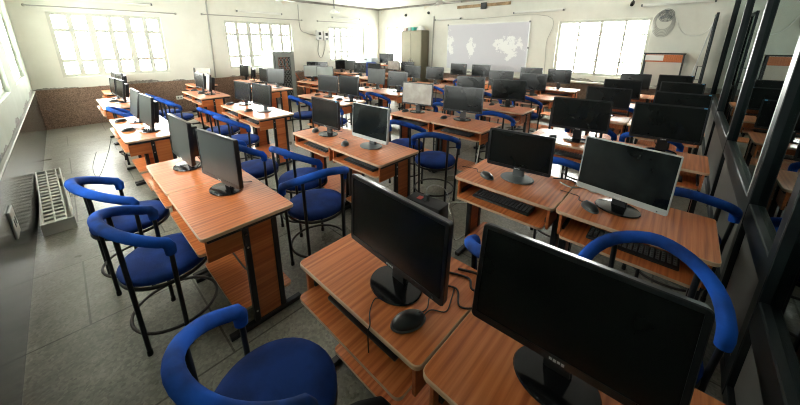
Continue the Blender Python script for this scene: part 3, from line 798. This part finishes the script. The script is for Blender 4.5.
# whiteboard
def board_mat():
    m, nt, b = new_mat('worn whiteboard')
    tc = nt.nodes.new('ShaderNodeTexCoord')
    n = nt.nodes.new('ShaderNodeTexNoise'); n.inputs['Scale'].default_value = 4.5; n.inputs['Detail'].default_value = 10; n.inputs['Roughness'].default_value = .7
    nt.links.new(tc.outputs['Object'], n.inputs['Vector'])
    sep = nt.nodes.new('ShaderNodeSeparateXYZ'); nt.links.new(tc.outputs['Object'], sep.inputs[0])
    acc = None
    for cy, cz, ry, rz in ((4.15, 1.72, .55, .42), (5.45, 1.68, .22, .38), (6.28, 1.80, .20, .55)):
        parts = []
        for out, c, rr in (('Y', cy, ry), ('Z', cz, rz)):
            s = nt.nodes.new('ShaderNodeMath'); s.operation = 'SUBTRACT'; s.inputs[1].default_value = c; nt.links.new(sep.outputs[out], s.inputs[0])
            dv = nt.nodes.new('ShaderNodeMath'); dv.operation = 'DIVIDE'; dv.inputs[1].default_value = rr; nt.links.new(s.outputs[0], dv.inputs[0])
            p = nt.nodes.new('ShaderNodeMath'); p.operation = 'MULTIPLY'; nt.links.new(dv.outputs[0], p.inputs[0]); nt.links.new(dv.outputs[0], p.inputs[1])
            parts.append(p)
        a = nt.nodes.new('ShaderNodeMath'); a.operation = 'ADD'; nt.links.new(parts[0].outputs[0], a.inputs[0]); nt.links.new(parts[1].outputs[0], a.inputs[1])
        if acc is None: acc = a
        else:
            mn = nt.nodes.new('ShaderNodeMath'); mn.operation = 'MINIMUM'; nt.links.new(acc.outputs[0], mn.inputs[0]); nt.links.new(a.outputs[0], mn.inputs[1]); acc = mn
    ns = nt.nodes.new('ShaderNodeMath'); ns.operation = 'MULTIPLY_ADD'; ns.inputs[1].default_value = 5.0; ns.inputs[2].default_value = -2.2; nt.links.new(n.outputs['Fac'], ns.inputs[0])
    sm = nt.nodes.new('ShaderNodeMath'); sm.operation = 'ADD'; nt.links.new(acc.outputs[0], sm.inputs[0]); nt.links.new(ns.outputs[0], sm.inputs[1])
    lt = nt.nodes.new('ShaderNodeMath'); lt.operation = 'LESS_THAN'; lt.inputs[1].default_value = .75; nt.links.new(sm.outputs[0], lt.inputs[0])
    mx = nt.nodes.new('ShaderNodeMix'); mx.data_type = 'RGBA'; mx.inputs[6].default_value = (.53, .53, .57, 1); mx.inputs[7].default_value = (.74, .75, .74, 1)
    nt.links.new(lt.outputs[0], mx.inputs[0]); nt.links.new(mx.outputs[2], b.inputs['Base Color'])
    b.inputs['Roughness'].default_value = .45
    return m
t = empty('whiteboard', (0, 0, 0))
bm = bmesh.new(); bbox(bm, XR - .03, XR - .002, 3.56, 6.36, .98, 2.42, .004, 1); bm_obj('board_surface', bm, board_mat(), t)
bm = bmesh.new()
for q in ((3.55, 6.37, 2.415, 2.432), (3.55, 6.37, .968, .985), (3.545, 3.562, .968, 2.432), (6.358, 6.375, .968, 2.432)): box(bm, XR - .036, XR - .001, *q)
bm_obj('frame', bm, M['alu_pale'], t)
bm = bmesh.new()
for y, z in ((3.56, 2.43), (6.36, 2.43), (3.54, 1.7)): box(bm, XR - .042, XR - .036, y - .025, y + .025, z - .03, z + .02)
bm_obj('clips', bm, M['greyplastic'], t)
tag(t, 'wide grey-white whiteboard with peeled white patches on the end wall', 'whiteboard')

# tall wooden stand with pale label by the right window
t = empty('wooden_stand', (XR - .35, .43, 0))
bm = bmesh.new(); bbox(bm, 0, .28, -.36, .36, 1.585, 1.615, .003, 1); bm_obj('top_board', bm, M['black'], t)
bm = bmesh.new(); bbox(bm, .01, .03, -.345, .345, 1.42, 1.58, .003, 1); f = bm_obj('front_board', bm, M['woodpanel'], t)
bm = bmesh.new(); box(bm, .006, .010, .0, .33, 1.45, 1.565); bm_obj('paper_label', bm, M['paper'], f)
for sy in (-.33, .33):
    for sx in (.02, .25):
        bm = bmesh.new(); bbox(bm, sx - .015, sx + .015, sy - .015, sy + .015, 0, 1.585, .003, 1); bm_obj('leg', bm, M['black'], t)
tag(t, 'tall stand with brown front board and white paper label beside right window', 'stand')

# wall fan with coiled cable
t = empty('wall_fan', (XR - .005, .55, 2.42))
bm = bmesh.new(); lathe(bm, [(0, 0), (.05, 0), (.05, .05), (0, .05)], 16, mat=Matrix.Rotation(R(-90), 4, 'Y')); bm_obj('mount', bm, M['rackgrey'], t, 40)
bm = bmesh.new()
for rr in (.045, .08, .115, .135): tube(bm, [(-.10 + .03 * (rr / .135), rr * math.cos(a * math.pi / 12), rr * math.sin(a * math.pi / 12)) for a in range(24)], .006, 6, True)
for k in range(10): tube(bm, [(-.10, .03 * math.cos(k * R(36)), .03 * math.sin(k * R(36))), (-.06, .14 * math.cos(k * R(36)), .14 * math.sin(k * R(36)))], .004, 5)
bm_obj('guard', bm, M['rackgrey'], t, 60)
bm = bmesh.new()
for k in range(3): bbox(bm, -.085, -.078, -.03, .03, .02, .11, .002, 1, mat=Matrix.Rotation(k * R(120), 4, 'X'))
bm_obj('blades', bm, M['greyplastic'], t)
tag(t, 'small round grey wall fan above the coil of cable', 'fan')
bm = bmesh.new()
for k in range(6):
    a0 = random.uniform(0, .6); rx = .15 + .012 * k; rz = .20 + .025 * k
    tube(bm, [(XR - .006 - .006 * k, .58 + rx * .95 * math.cos(a0 + a * math.pi / 14), 2.30 + rz * .9 * math.sin(a0 + a * math.pi / 14) - .01 * k) for a in range(28)], .005, 6, True)
tag(bm_obj('cable_coil', bm, M['greycable'], None, 60), 'coil of white cable hanging on the wall around the small fan', 'cable')
bm = bmesh.new(); tube(bm, smooth_path([(XR - .02, .38, 2.35), (XR - .03, .22, 2.05), (XR - .03, .0, 1.98), (XR - .02, -.18, 2.1), (XR - .02, -.25, 2.38)]), .008, 6)
tag(bm_obj('hanging_cable', bm, M['whitecable'], None, 60), 'white cable drooping along the wall towards the glass door', 'cable')
bm = bmesh.new(); tube(bm, [(XR - .05, -.24, 2.33), (XR - .35, .05, 0.01)], .012, 8)
tag(bm_obj('pole', bm, M['alu_pale'], None, 60), 'thin grey pole leaning in the corner by the glass door', 'pole')

# glass door leaf left of the partition end
t = empty('door_1', (8.52, -.24, 0)); t['kind'] = 'structure'
bm = bmesh.new()
for x0 in (0, .60): bbox(bm, x0, x0 + .06, -.02, .02, .01, 2.38, .004, 1)
for z0 in (.01, 2.32, .95): bbox(bm, .06, .60, -.018, .018, z0, z0 + .06, .004, 1)
bm_obj('door_frame', bm, M['alu'], t)
bm = bmesh.new(); box(bm, .06, .60, -.004, .004, .07, 2.32); bm_obj('door_glass', bm, M['tint'], t)
bm = bmesh.new(); tube(bm, [(.03, .02, 1.38), (.03, .10, 1.38), (.03, .10, 1.12), (.03, .02, 1.12)], .009, 8); bm_obj('door_handle', bm, M['black'], t, 60)

# tube lights, rods, boxes on the walls
M['tubewhite'] = plain('unlit tube light', (.66, .66, .62), .45)
def tube_light(axis, a0, a1, pos, z, label):
    t = empty('tube_light', (0, 0, 0)); c = (a0 + a1) / 2
    def P(u, d, zz): return (u, pos - d, zz) if axis == 'y' else (pos - d, u, zz)
    bm = bmesh.new()
    p, q = P(a0, .002, z - .025), P(a1, .045, z + .045)
    bbox(bm, min(p[0], q[0]), max(p[0], q[0]), min(p[1], q[1]), max(p[1], q[1]), z - .025, z + .045, .004, 1); bm_obj('batten', bm, M['tubewhite'], t)
    bm = bmesh.new(); tube(bm, [P(a0 + .03, .07, z), P(a1 - .03, .07, z)], .016, 10); bm_obj('lamp_tube', bm, M['tubewhite'], t, 60)
    bm = bmesh.new()
    for u in (a0 + .02, a1 - .02):
        p, q = P(u - .015, .046, 0), P(u + .015, .09, 0)
        box(bm, min(p[0], q[0]), max(p[0], q[0]), min(p[1], q[1]), max(p[1], q[1]), z - .025, z + .025)
    bm_obj('lamp_holders', bm, M['greyplastic'], t)
    tag(t, label, 'light', 'tube lights on the walls')
tube_light('y', 3.70, 5.09, YF, 2.70, 'unlit tube light above the middle far window')
tube_light('y', .35, 1.78, YF, 2.70, 'unlit tube light above the leftmost far window')
tube_light('y', 7.0, 8.3, YF, 2.72, 'unlit tube light above the far window next to the corner')
tube_light('x', 2.68, 4.07, XR, 2.68, 'unlit tube light above the right half of the whiteboard')
tube_light('x', 5.85, 6.92, XR, 2.62, 'unlit tube light between cupboard and whiteboard')
tube_light('x', -.2, 1.05, XR, 2.66, 'unlit tube light near the glass partition on the end wall')
M['rod'] = plain('curtain rod', (.30, .30, .27), .45, .3)
for a0, a1, z, lab in ((-.28, 2.21, 2.52, 'curtain rod over the leftmost far window'), (2.80, 5.75, 2.55, 'curtain rod over the middle far window'), (6.35, 8.75, 2.56, 'curtain rod over the far window next to the corner')):
    t = empty('curtain_rod', (0, 0, 0))
    bm = bmesh.new(); tube(bm, [(a0, YF - .10, z), (a1, YF - .10, z)], .012, 8); bm_obj('rod', bm, M['rod'], t, 60)
    for a in (a0 + .08, a1 - .08):
        bm = bmesh.new(); tube(bm, [(a, YF - .001, z), (a, YF - .10, z)], .012, 8); bm_obj('bracket', bm, M['rod'], t, 60)
    for a, s in ((a0, -1), (a1, 1)):
        bm = bmesh.new(); lathe(bm, [(0, -.03), (.02, -.02), (.026, 0), (.02, .02), (0, .03)], 12, mat=Matrix.Translation((a, YF - .10, z))); bm_obj('finial', bm, M['rod'], t, 60)
    tag(t, lab, 'curtain rod', 'curtain rods')
bm = bmesh.new()
t = empty('timber_batten', (0, 0, 0))
bm = bmesh.new(); bbox(bm, XR - .05, XR - .001, 4.19, 6.03, 2.93, 3.02, .006, 1); bm_obj('batten', bm, plain('weathered timber', (.32, .22, .12), .8, noise=.5, nscale=5), t)
bm = bmesh.new(); bbox(bm, XR - .075, XR - .05, 4.95, 5.15, 2.86, 3.05, .008, 1); bm_obj('bracket', bm, M['black'], t)
tag(t, 'weathered brown timber batten high above the whiteboard', 'batten')
t = empty('security_camera', (XR, 1.21, 2.70))
bm = bmesh.new(); tube(bm, [(-.002, 0, .12), (-.06, 0, .12), (-.10, 0, .05)], .012, 8); bm_obj('arm', bm, M['black'], t, 60)
bm = bmesh.new(); lathe(bm, [(0, -.09), (.035, -.09), (.045, -.02), (.04, .05), (0, .06)], 14, mat=Matrix.Translation((-.11, 0, .02)) @ Matrix.Rotation(R(60), 4, 'Y')); bm_obj('camera_body', bm, M['gloss'], t, 40)
tag(t, 'small dark wall camera above the right window', 'camera')
for y, z, lab in ((8.35, 2.86, 'small dark bracket high on the wall, left above cupboard'), (7.25, 2.88, 'small dark bracket high on the wall, right above cupboard')):
    bm = bmesh.new(); lathe(bm, [(0, 0), (.05, 0), (.05, .04), (.02, .08), (0, .08)], 12, mat=Matrix.Translation((XR, y, z)) @ Matrix.Rotation(R(-90), 4, 'Y'))
    tag(bm_obj('wall_bracket', bm, M['black'], None, 40), lab, 'bracket', 'brackets above the cupboard')
# meter boxes on the far wall
for x, z, lab in ((6.42, 2.05, 'white electrical box on far wall, left of the twin boxes'), (6.70, 2.03, 'white electrical box on far wall, right of the twin boxes')):
    t = empty('electrical_box', (x, YF, z))
    bm = bmesh.new(); bbox(bm, -.12, .12, -.10, -.001, -.12, .20, .006, 1); bm_obj('case', bm, plain('box white', (.62, .62, .60), .5), t)
    bm = bmesh.new(); box(bm, -.05, .05, -.104, -.1, .04, .14); bm_obj('dark_window', bm, M['black'], t)
    bm = bmesh.new(); box(bm, -.05, .05, -.104, -.1, -.09, -.04); bm_obj('switch', bm, M['greyplastic'], t)
    tag(t, lab, 'electrical box', 'electrical boxes on the far wall')
def wire(name, pts, r, mat, label, cat='cable', n=6):
    bm = bmesh.new(); tube(bm, smooth_path(pts, n), r, 6); o = bm_obj(name, bm, mat, None, 60); tag(o, label, cat); return o
wire('wall_cable', [(5.7, YF - .012, 3.05), (5.72, YF - .012, 2.3), (5.95, YF - .012, 2.15), (6.31, YF - .012, 2.08)], .012, M['greycable'], 'grey cable looping down the far wall to the twin boxes')
wire('dangling_cable', [(6.42, YF - .01, 1.93), (6.36, YF - .01, 1.5), (6.48, YF - .01, 1.3), (6.64, YF - .01, 1.6), (6.70, YF - .01, 1.91)], .01, M['greycable'], 'cable dangling beneath the twin boxes on the far wall')
wire('wall_conduit', [(2.98, YF - .02, 3.1), (2.95, YF - .02, 2.0), (2.92, YF - .02, .86)], .018, M['greycable'], 'vertical grey conduit between the first two far windows')
wire('board_conduit', [(XR - .02, 7.0, 2.75), (XR - .02, 7.02, 1.8), (XR - .02, 7.04, .85)], .022, M['greycable'], 'vertical grey pipe right of the steel cupboard')
wire('end_wall_cable', [(XR - .02, 7.0, 2.60), (XR - .02, 5.4, 2.58), (XR - .02, 3.1, 2.55), (XR - .02, 3.05, 1.8), (XR - .02, 3.0, .9)], .007, M['greycable'], 'thin cable running above whiteboard then down beside the right window')

# wall sockets
for x, y, z, ax, lab in ((1.98, YF - .024, .40, 'y', 'white socket plate on brown dado, left one of two'), (2.18, YF - .024, .40, 'y', 'white socket plate on brown dado, right one of two'), (XL + .022, 3.52, .50, 'x', 'grey socket plate on the polished left wall')):
    t = empty('socket_plate', (x, y, z))
    bm = bmesh.new()
    if ax == 'y': bbox(bm, -.075, .075, -.014, 0, -.05, .05, .004, 1)
    else: bbox(bm, 0, .014, -.09, .09, -.11, .11, .004, 1)
    bm_obj('plate', bm, M['paper'] if ax == 'y' else plain('grey plate', (.42, .43, .40), .45), t)
    for q in (-.045, .02):
        bm = bmesh.new()
        if ax == 'y': box(bm, q, q + .025, -.018, -.0142, -.02, .02)
        else: box(bm, .0142, .017, q, q + .03, -.03, .03)
        bm_obj('switch', bm, M['greyplastic'], t)
    tag(t, lab, 'socket', 'socket plates')

# louvre rack leaning in a pale tray
M['tray'] = plain('pale plastic tray', (.42, .42, .38), .45)
M['louvre'] = plain('galvanised louvre', (.55, .55, .51), .45, .2)
t = empty('louvre_tray', (-.345, 4.98, 0), R(2))
bm = bmesh.new()
x0, x1, y0, y1 = -.115, .115, -.72, .72
box(bm, x0, x1, y0, y1, 0, .012)
for q in ((x0, x0 + .012, y0, y1), (x1 - .012, x1, y0, y1), (x0, x1, y0, y0 + .012), (x0, x1, y1 - .012, y1)): box(bm, q[0], q[1], q[2], q[3], .012, .12)
bm_obj('tray', bm, M['tray'], t)
tag(t, 'long pale plastic tray on the floor against the left wall', 'tray')
t = empty('louvre_grid', (-.345, 4.98, .0125), R(2))
T = Matrix.Translation((0, 0, .02)) @ Matrix.Rotation(R(9), 4, 'X')
bm = bmesh.new()
for x in (-.10, -.02, .06, .098): bbox(bm, x - .006, x + .006, -.66, .70, .05, .13, .002, 1, mat=T)
for y in (-.66, .69): bbox(bm, -.10, .10, y - .006, y + .006, .05, .13, .002, 1, mat=T)
bm_obj('side_rails', bm, M['louvre'], t)
bm = bmesh.new()
for k in range(17):
    y = -.60 + k * .076
    for x in (-.06, .02): bbox(bm, x - .035, x + .035, y - .012, y + .012, .085, .128, .001, 1, mat=T @ Matrix.Translation((0, y, .09)) @ Matrix.Rotation(R(25), 4, 'X') @ Matrix.Translation((0, -y, -.09)))
bm_obj('louvre_blades', bm, M['louvre'], t)
tag(t, 'grey metal louvre grid lying in the long pale tray', 'louvre grid')

# UPS between the blocks
t = empty('power_supply', (2.09, 1.58, 0), R(4))
bm = bmesh.new(); bbox(bm, -.085, .085, -.19, .19, .01, .38, .010, 2); bm_obj('case', bm, plain('matte black case', (.012, .012, .013), .55), t, 40)
bm = bmesh.new()
for q in (-.15, .15):
    for s in (-.06, .06): box(bm, s - .012, s + .012, q - .012, q + .012, 0, .01)
bm_obj('feet', bm, M['rubber'], t)
bm = bmesh.new(); box(bm, -.03, .03, .05, .10, .38, .383); bm_obj('red_switch', bm, plain('red switch', (.45, .04, .03), .4), t)
bm = bmesh.new(); bbox(bm, -.022, .022, -.02, .024, .378, .44, .006, 2); bm_obj('plug', bm, plain('grey plug', (.12, .14, .14), .5), t)
bm = bmesh.new(); tube(bm, smooth_path([(0, .002, .43), (.0, .0, .50), (.05, -.05, .53), (.12, -.14, .46), (.13, -.22, .20), (.10, -.26, .012), (.25, -.3, .012)]), .006, 6); bm_obj('lead', bm, M['greycable'], t, 60)
tag(t, 'black power supply box with plugged lead, on floor behind nearest monitor', 'power supply')

# loose cables on the nearest desks and hanging under others
z = DZ + .006
wire('desk_cable', [(1.0, .70, z), (1.06, .56, z), (1.0, .50, z + .012), (1.04, .42, z + .01), (1.08, .30, z), (1.02, .22, z)], .005, M['cable'], 'black cable running between the two monitors nearest the camera')
wire('video_cable', [(.93, .64, z), (.97, .56, z), (.90, .50, z), (.95, .44, z), (1.06, .40, z)], .004, M['cable'], 'thin black cable curling beside the mouse on the nearest desk')
wire('signal_cable', [(1.08, .62, z), (1.10, .52, z + .01), (1.04, .46, z + .01), (1.10, .38, z)], .006, M['cable'], 'thick black cable bundled behind the two nearest monitors')
wire('mouse_lead', [(.745, .605, z), (.80, .59, z), (.86, .62, z), (.93, .62, z)], .0025, M['cable'], 'black mouse lead passing in front of the nearest monitor')
wire('loose_lead', [(.585, .70, .66), (.585, .70, DZ - .02), (.60, .705, DZ + .004), (.64, .75, DZ + .003), (.70, .78, DZ + .003), (.72, .73, DZ + .003)], .0025, M['cable'], 'thin lead dropping over the front edge of the nearest desk')
wire('grey_cable', [(2.42, .56, z), (2.38, .47, z), (2.44, .40, z), (2.40, .33, z), (2.46, .28, z)], .005, M['greycable'], 'grey cable bundle between the second-row monitors by the partition')
wire('black_cable', [(2.46, .62, z), (2.50, .52, z + .004), (2.47, .43, z), (2.49, .36, z)], .005, M['cable'], 'black cable bundle between the second-row monitors by the partition')
wire('hanging_lead', [(2.25, .4635, .70), (2.22, .4635, .4), (2.18, .4635, .2), (2.2, .4635, .004)], .0027, M['whitecable'], 'white lead hanging in the gap between second-row desks by the partition')
wire('looped_lead', [(.60, 1.86, .62), (.66, 1.88, .45), (.60, 1.95, .30), (.52, 2.0, .5), (.50, 2.02, .6)], .006, M['greycable'], 'grey lead looping below the end of the nearest left desk')
wire('floor_cable', [(2.55, 1.6, .012), (2.75, 1.75, .012), (2.95, 1.6, .012), (3.1, 1.8, .012), (3.3, 1.75, .3), (3.45, 1.78, .6)], .008, M['whitecable'], 'white cable rising from floor beside the blue chair in the middle aisle')
wire('wall_side_cable', [(.1, 6.0, .30), (.02, 5.9, .10), (.05, 5.7, .012), (.2, 5.75, .3), (.28, 5.7, .55)], .003, M['cable'], 'thin dark cable hanging from desk end near the left wall')

# white equipment by the far corner
t = empty('printer', (8.10, 8.98, .0)); bpy.data.objects.remove(t)
t = empty('side_table', (8.15, 9.15, 0))
bm = bmesh.new(); bbox(bm, -.28, .28, -.38, .38, .80, .83, .004, 1); bm_obj('tabletop', bm, M['wood'], t)
for sx in (-.25, .25):
    for sy in (-.34, .34):
        bm = bmesh.new(); box(bm, sx - .02, sx + .02, sy - .02, sy + .02, 0, .80); bm_obj('leg', bm, M['black'], t)
tag(t, 'wooden side table in the far corner by the windows', 'table')
t = empty('equipment_case', (8.12, 9.12, .831), R(8))
bm = bmesh.new(); bbox(bm, -.20, .20, -.30, .30, 0, .46, .015, 2); bm_obj('body', bm, plain('pale blue case', (.52, .60, .66), .45), t, 40)
bm = bmesh.new(); bbox(bm, -.206, -.199, -.06, .06, .36, .42, .002, 1); bm_obj('latch', bm, M['greyplastic'], t)
tag(t, 'pale blue-white equipment case on side table before the far window', 'case')
t = empty('tall_table', (8.75, 8.78, 0))
bm = bmesh.new(); bbox(bm, -.22, .22, -.36, .36, .97, 1.0, .004, 1); bm_obj('tabletop', bm, M['wood'], t)
for sx in (-.19, .19):
    for sy in (-.32, .32):
        bm = bmesh.new(); box(bm, sx - .02, sx + .02, sy - .02, sy + .02, 0, .97); bm_obj('leg', bm, M['black'], t)
tag(t, 'tall narrow table left of the steel cupboard', 'table')
t = make_monitor(.60, .36, DZ + .07, R(3)); t.location = (8.75, 8.78, 1.0005); t.rotation_euler = (0, 0, R(28))
tag(t, 'black monitor standing higher than the rest, left of the cupboard', 'monitor')

# ceiling fans
M['fanwhite'] = plain('fan enamel', (.66, .66, .63), .4)
def make_fan():
    t = empty('ceiling_fan')
    bm = bmesh.new(); tube(bm, [(0, 0, 0), (0, 0, -.20)], .012, 8); bm_obj('downrod', bm, M['greyplastic'], t, 60)
    bm = bmesh.new(); lathe(bm, [(0, -.12), (.05, -.14), (.11, -.18), (.12, -.22), (.08, -.26), (0, -.27)], 22); bm_obj('motor', bm, M['fanwhite'], t, 50)
    bm = bmesh.new(); lathe(bm, [(0, 0), (.06, 0), (.04, -.06), (0, -.07)], 16); bm_obj('canopy', bm, M['fanwhite'], t, 50)
    for k in range(3):
        bm = bmesh.new(); t2 = bmesh.new(); rrect(t2, [(.10, -.05, .01), (.62, -.07, .03), (.62, .07, .03), (.10, .05, .01)], -.224, -.218)
        merge(bm, t2, Matrix.Rotation(k * R(120), 4, 'Z')); bm_obj('blade', bm, M['fanwhite'], t)
    return t
fan0 = make_fan(); fan0.location = (4.35, 8.50, H); fan0.rotation_euler = (0, 0, R(20)); tag(fan0, 'white ceiling fan above the network rack', 'ceiling fan', 'ceiling fans')
t = empty('pendant_lamp', (6.05, 8.35, H))
bm = bmesh.new(); tube(bm, [(0, 0, 0), (0, 0, -.36)], .014, 8); bm_obj('stem', bm, M['greyplastic'], t, 60)
bm = bmesh.new(); lathe(bm, [(.03, -.34), (.06, -.36), (.15, -.43), (.155, -.44), (.145, -.44), (.05, -.37), (0, -.36)], 24); bm_obj('lamp_shade', bm, M['fanwhite'], t, 60)
bm = bmesh.new(); lathe(bm, [(0, -.36), (.03, -.38), (.045, -.42), (.03, -.455), (0, -.46)], 16); bm_obj('bulb', bm, M['tubewhite'], t, 60)
tag(t, 'small white pendant lamp hanging in front of the far windows', 'lamp')
f = dup(fan0); f.location = (7.9, 5.7, H); f.rotation_euler = (0, 0, R(50)); tag(f, 'white ceiling fan in front of the whiteboard', 'ceiling fan', 'ceiling fans')

# ------------------------------------------------------------------ light and camera
w = bpy.data.worlds.new('sky'); scene.world = w; w.use_nodes = True
bg = w.node_tree.nodes['Background']; bg.inputs['Color'].default_value = (1.0, .985, .94, 1); bg.inputs['Strength'].default_value = 14.

cam = bpy.data.cameras.new('camera'); co = bpy.data.objects.new('camera', cam); C.objects.link(co)
F, CY, W_, H_ = 306.67, 128.3, 800, 405
cam.sensor_width = 36; cam.lens = 36 * F / W_; cam.shift_y = -(H_ / 2 - CY) / W_; cam.clip_start = .02; cam.clip_end = 200
yaw, pit, rol = R(42.656), R(15.409), R(-.125)
f = Vector((math.cos(yaw) * math.cos(pit), math.sin(yaw) * math.cos(pit), -math.sin(pit)))
r = Vector((math.sin(yaw), -math.cos(yaw), 0)); d = f.cross(r)
c, s = math.cos(rol), math.sin(rol)
rx = r * c + d * s; dn = -r * s + d * c
co.matrix_world = Matrix(((rx.x, -dn.x, -f.x, 0), (rx.y, -dn.y, -f.y, 0), (rx.z, -dn.z, -f.z, 1.8), (0, 0, 0, 1)))
scene.camera = co
scene.view_settings.view_transform = 'Standard'; scene.view_settings.look = 'None'; scene.view_settings.gamma = 1
scene.view_settings.exposure = 1.75; scene.view_settings.use_curve_mapping = False
scene.cycles.use_denoising = True; scene.cycles.filter_width = 1.1
scene.cycles.max_bounces = 12; scene.cycles.diffuse_bounces = 8; scene.cycles.transparent_max_bounces = 16
scene.cycles.sample_clamp_indirect = 8
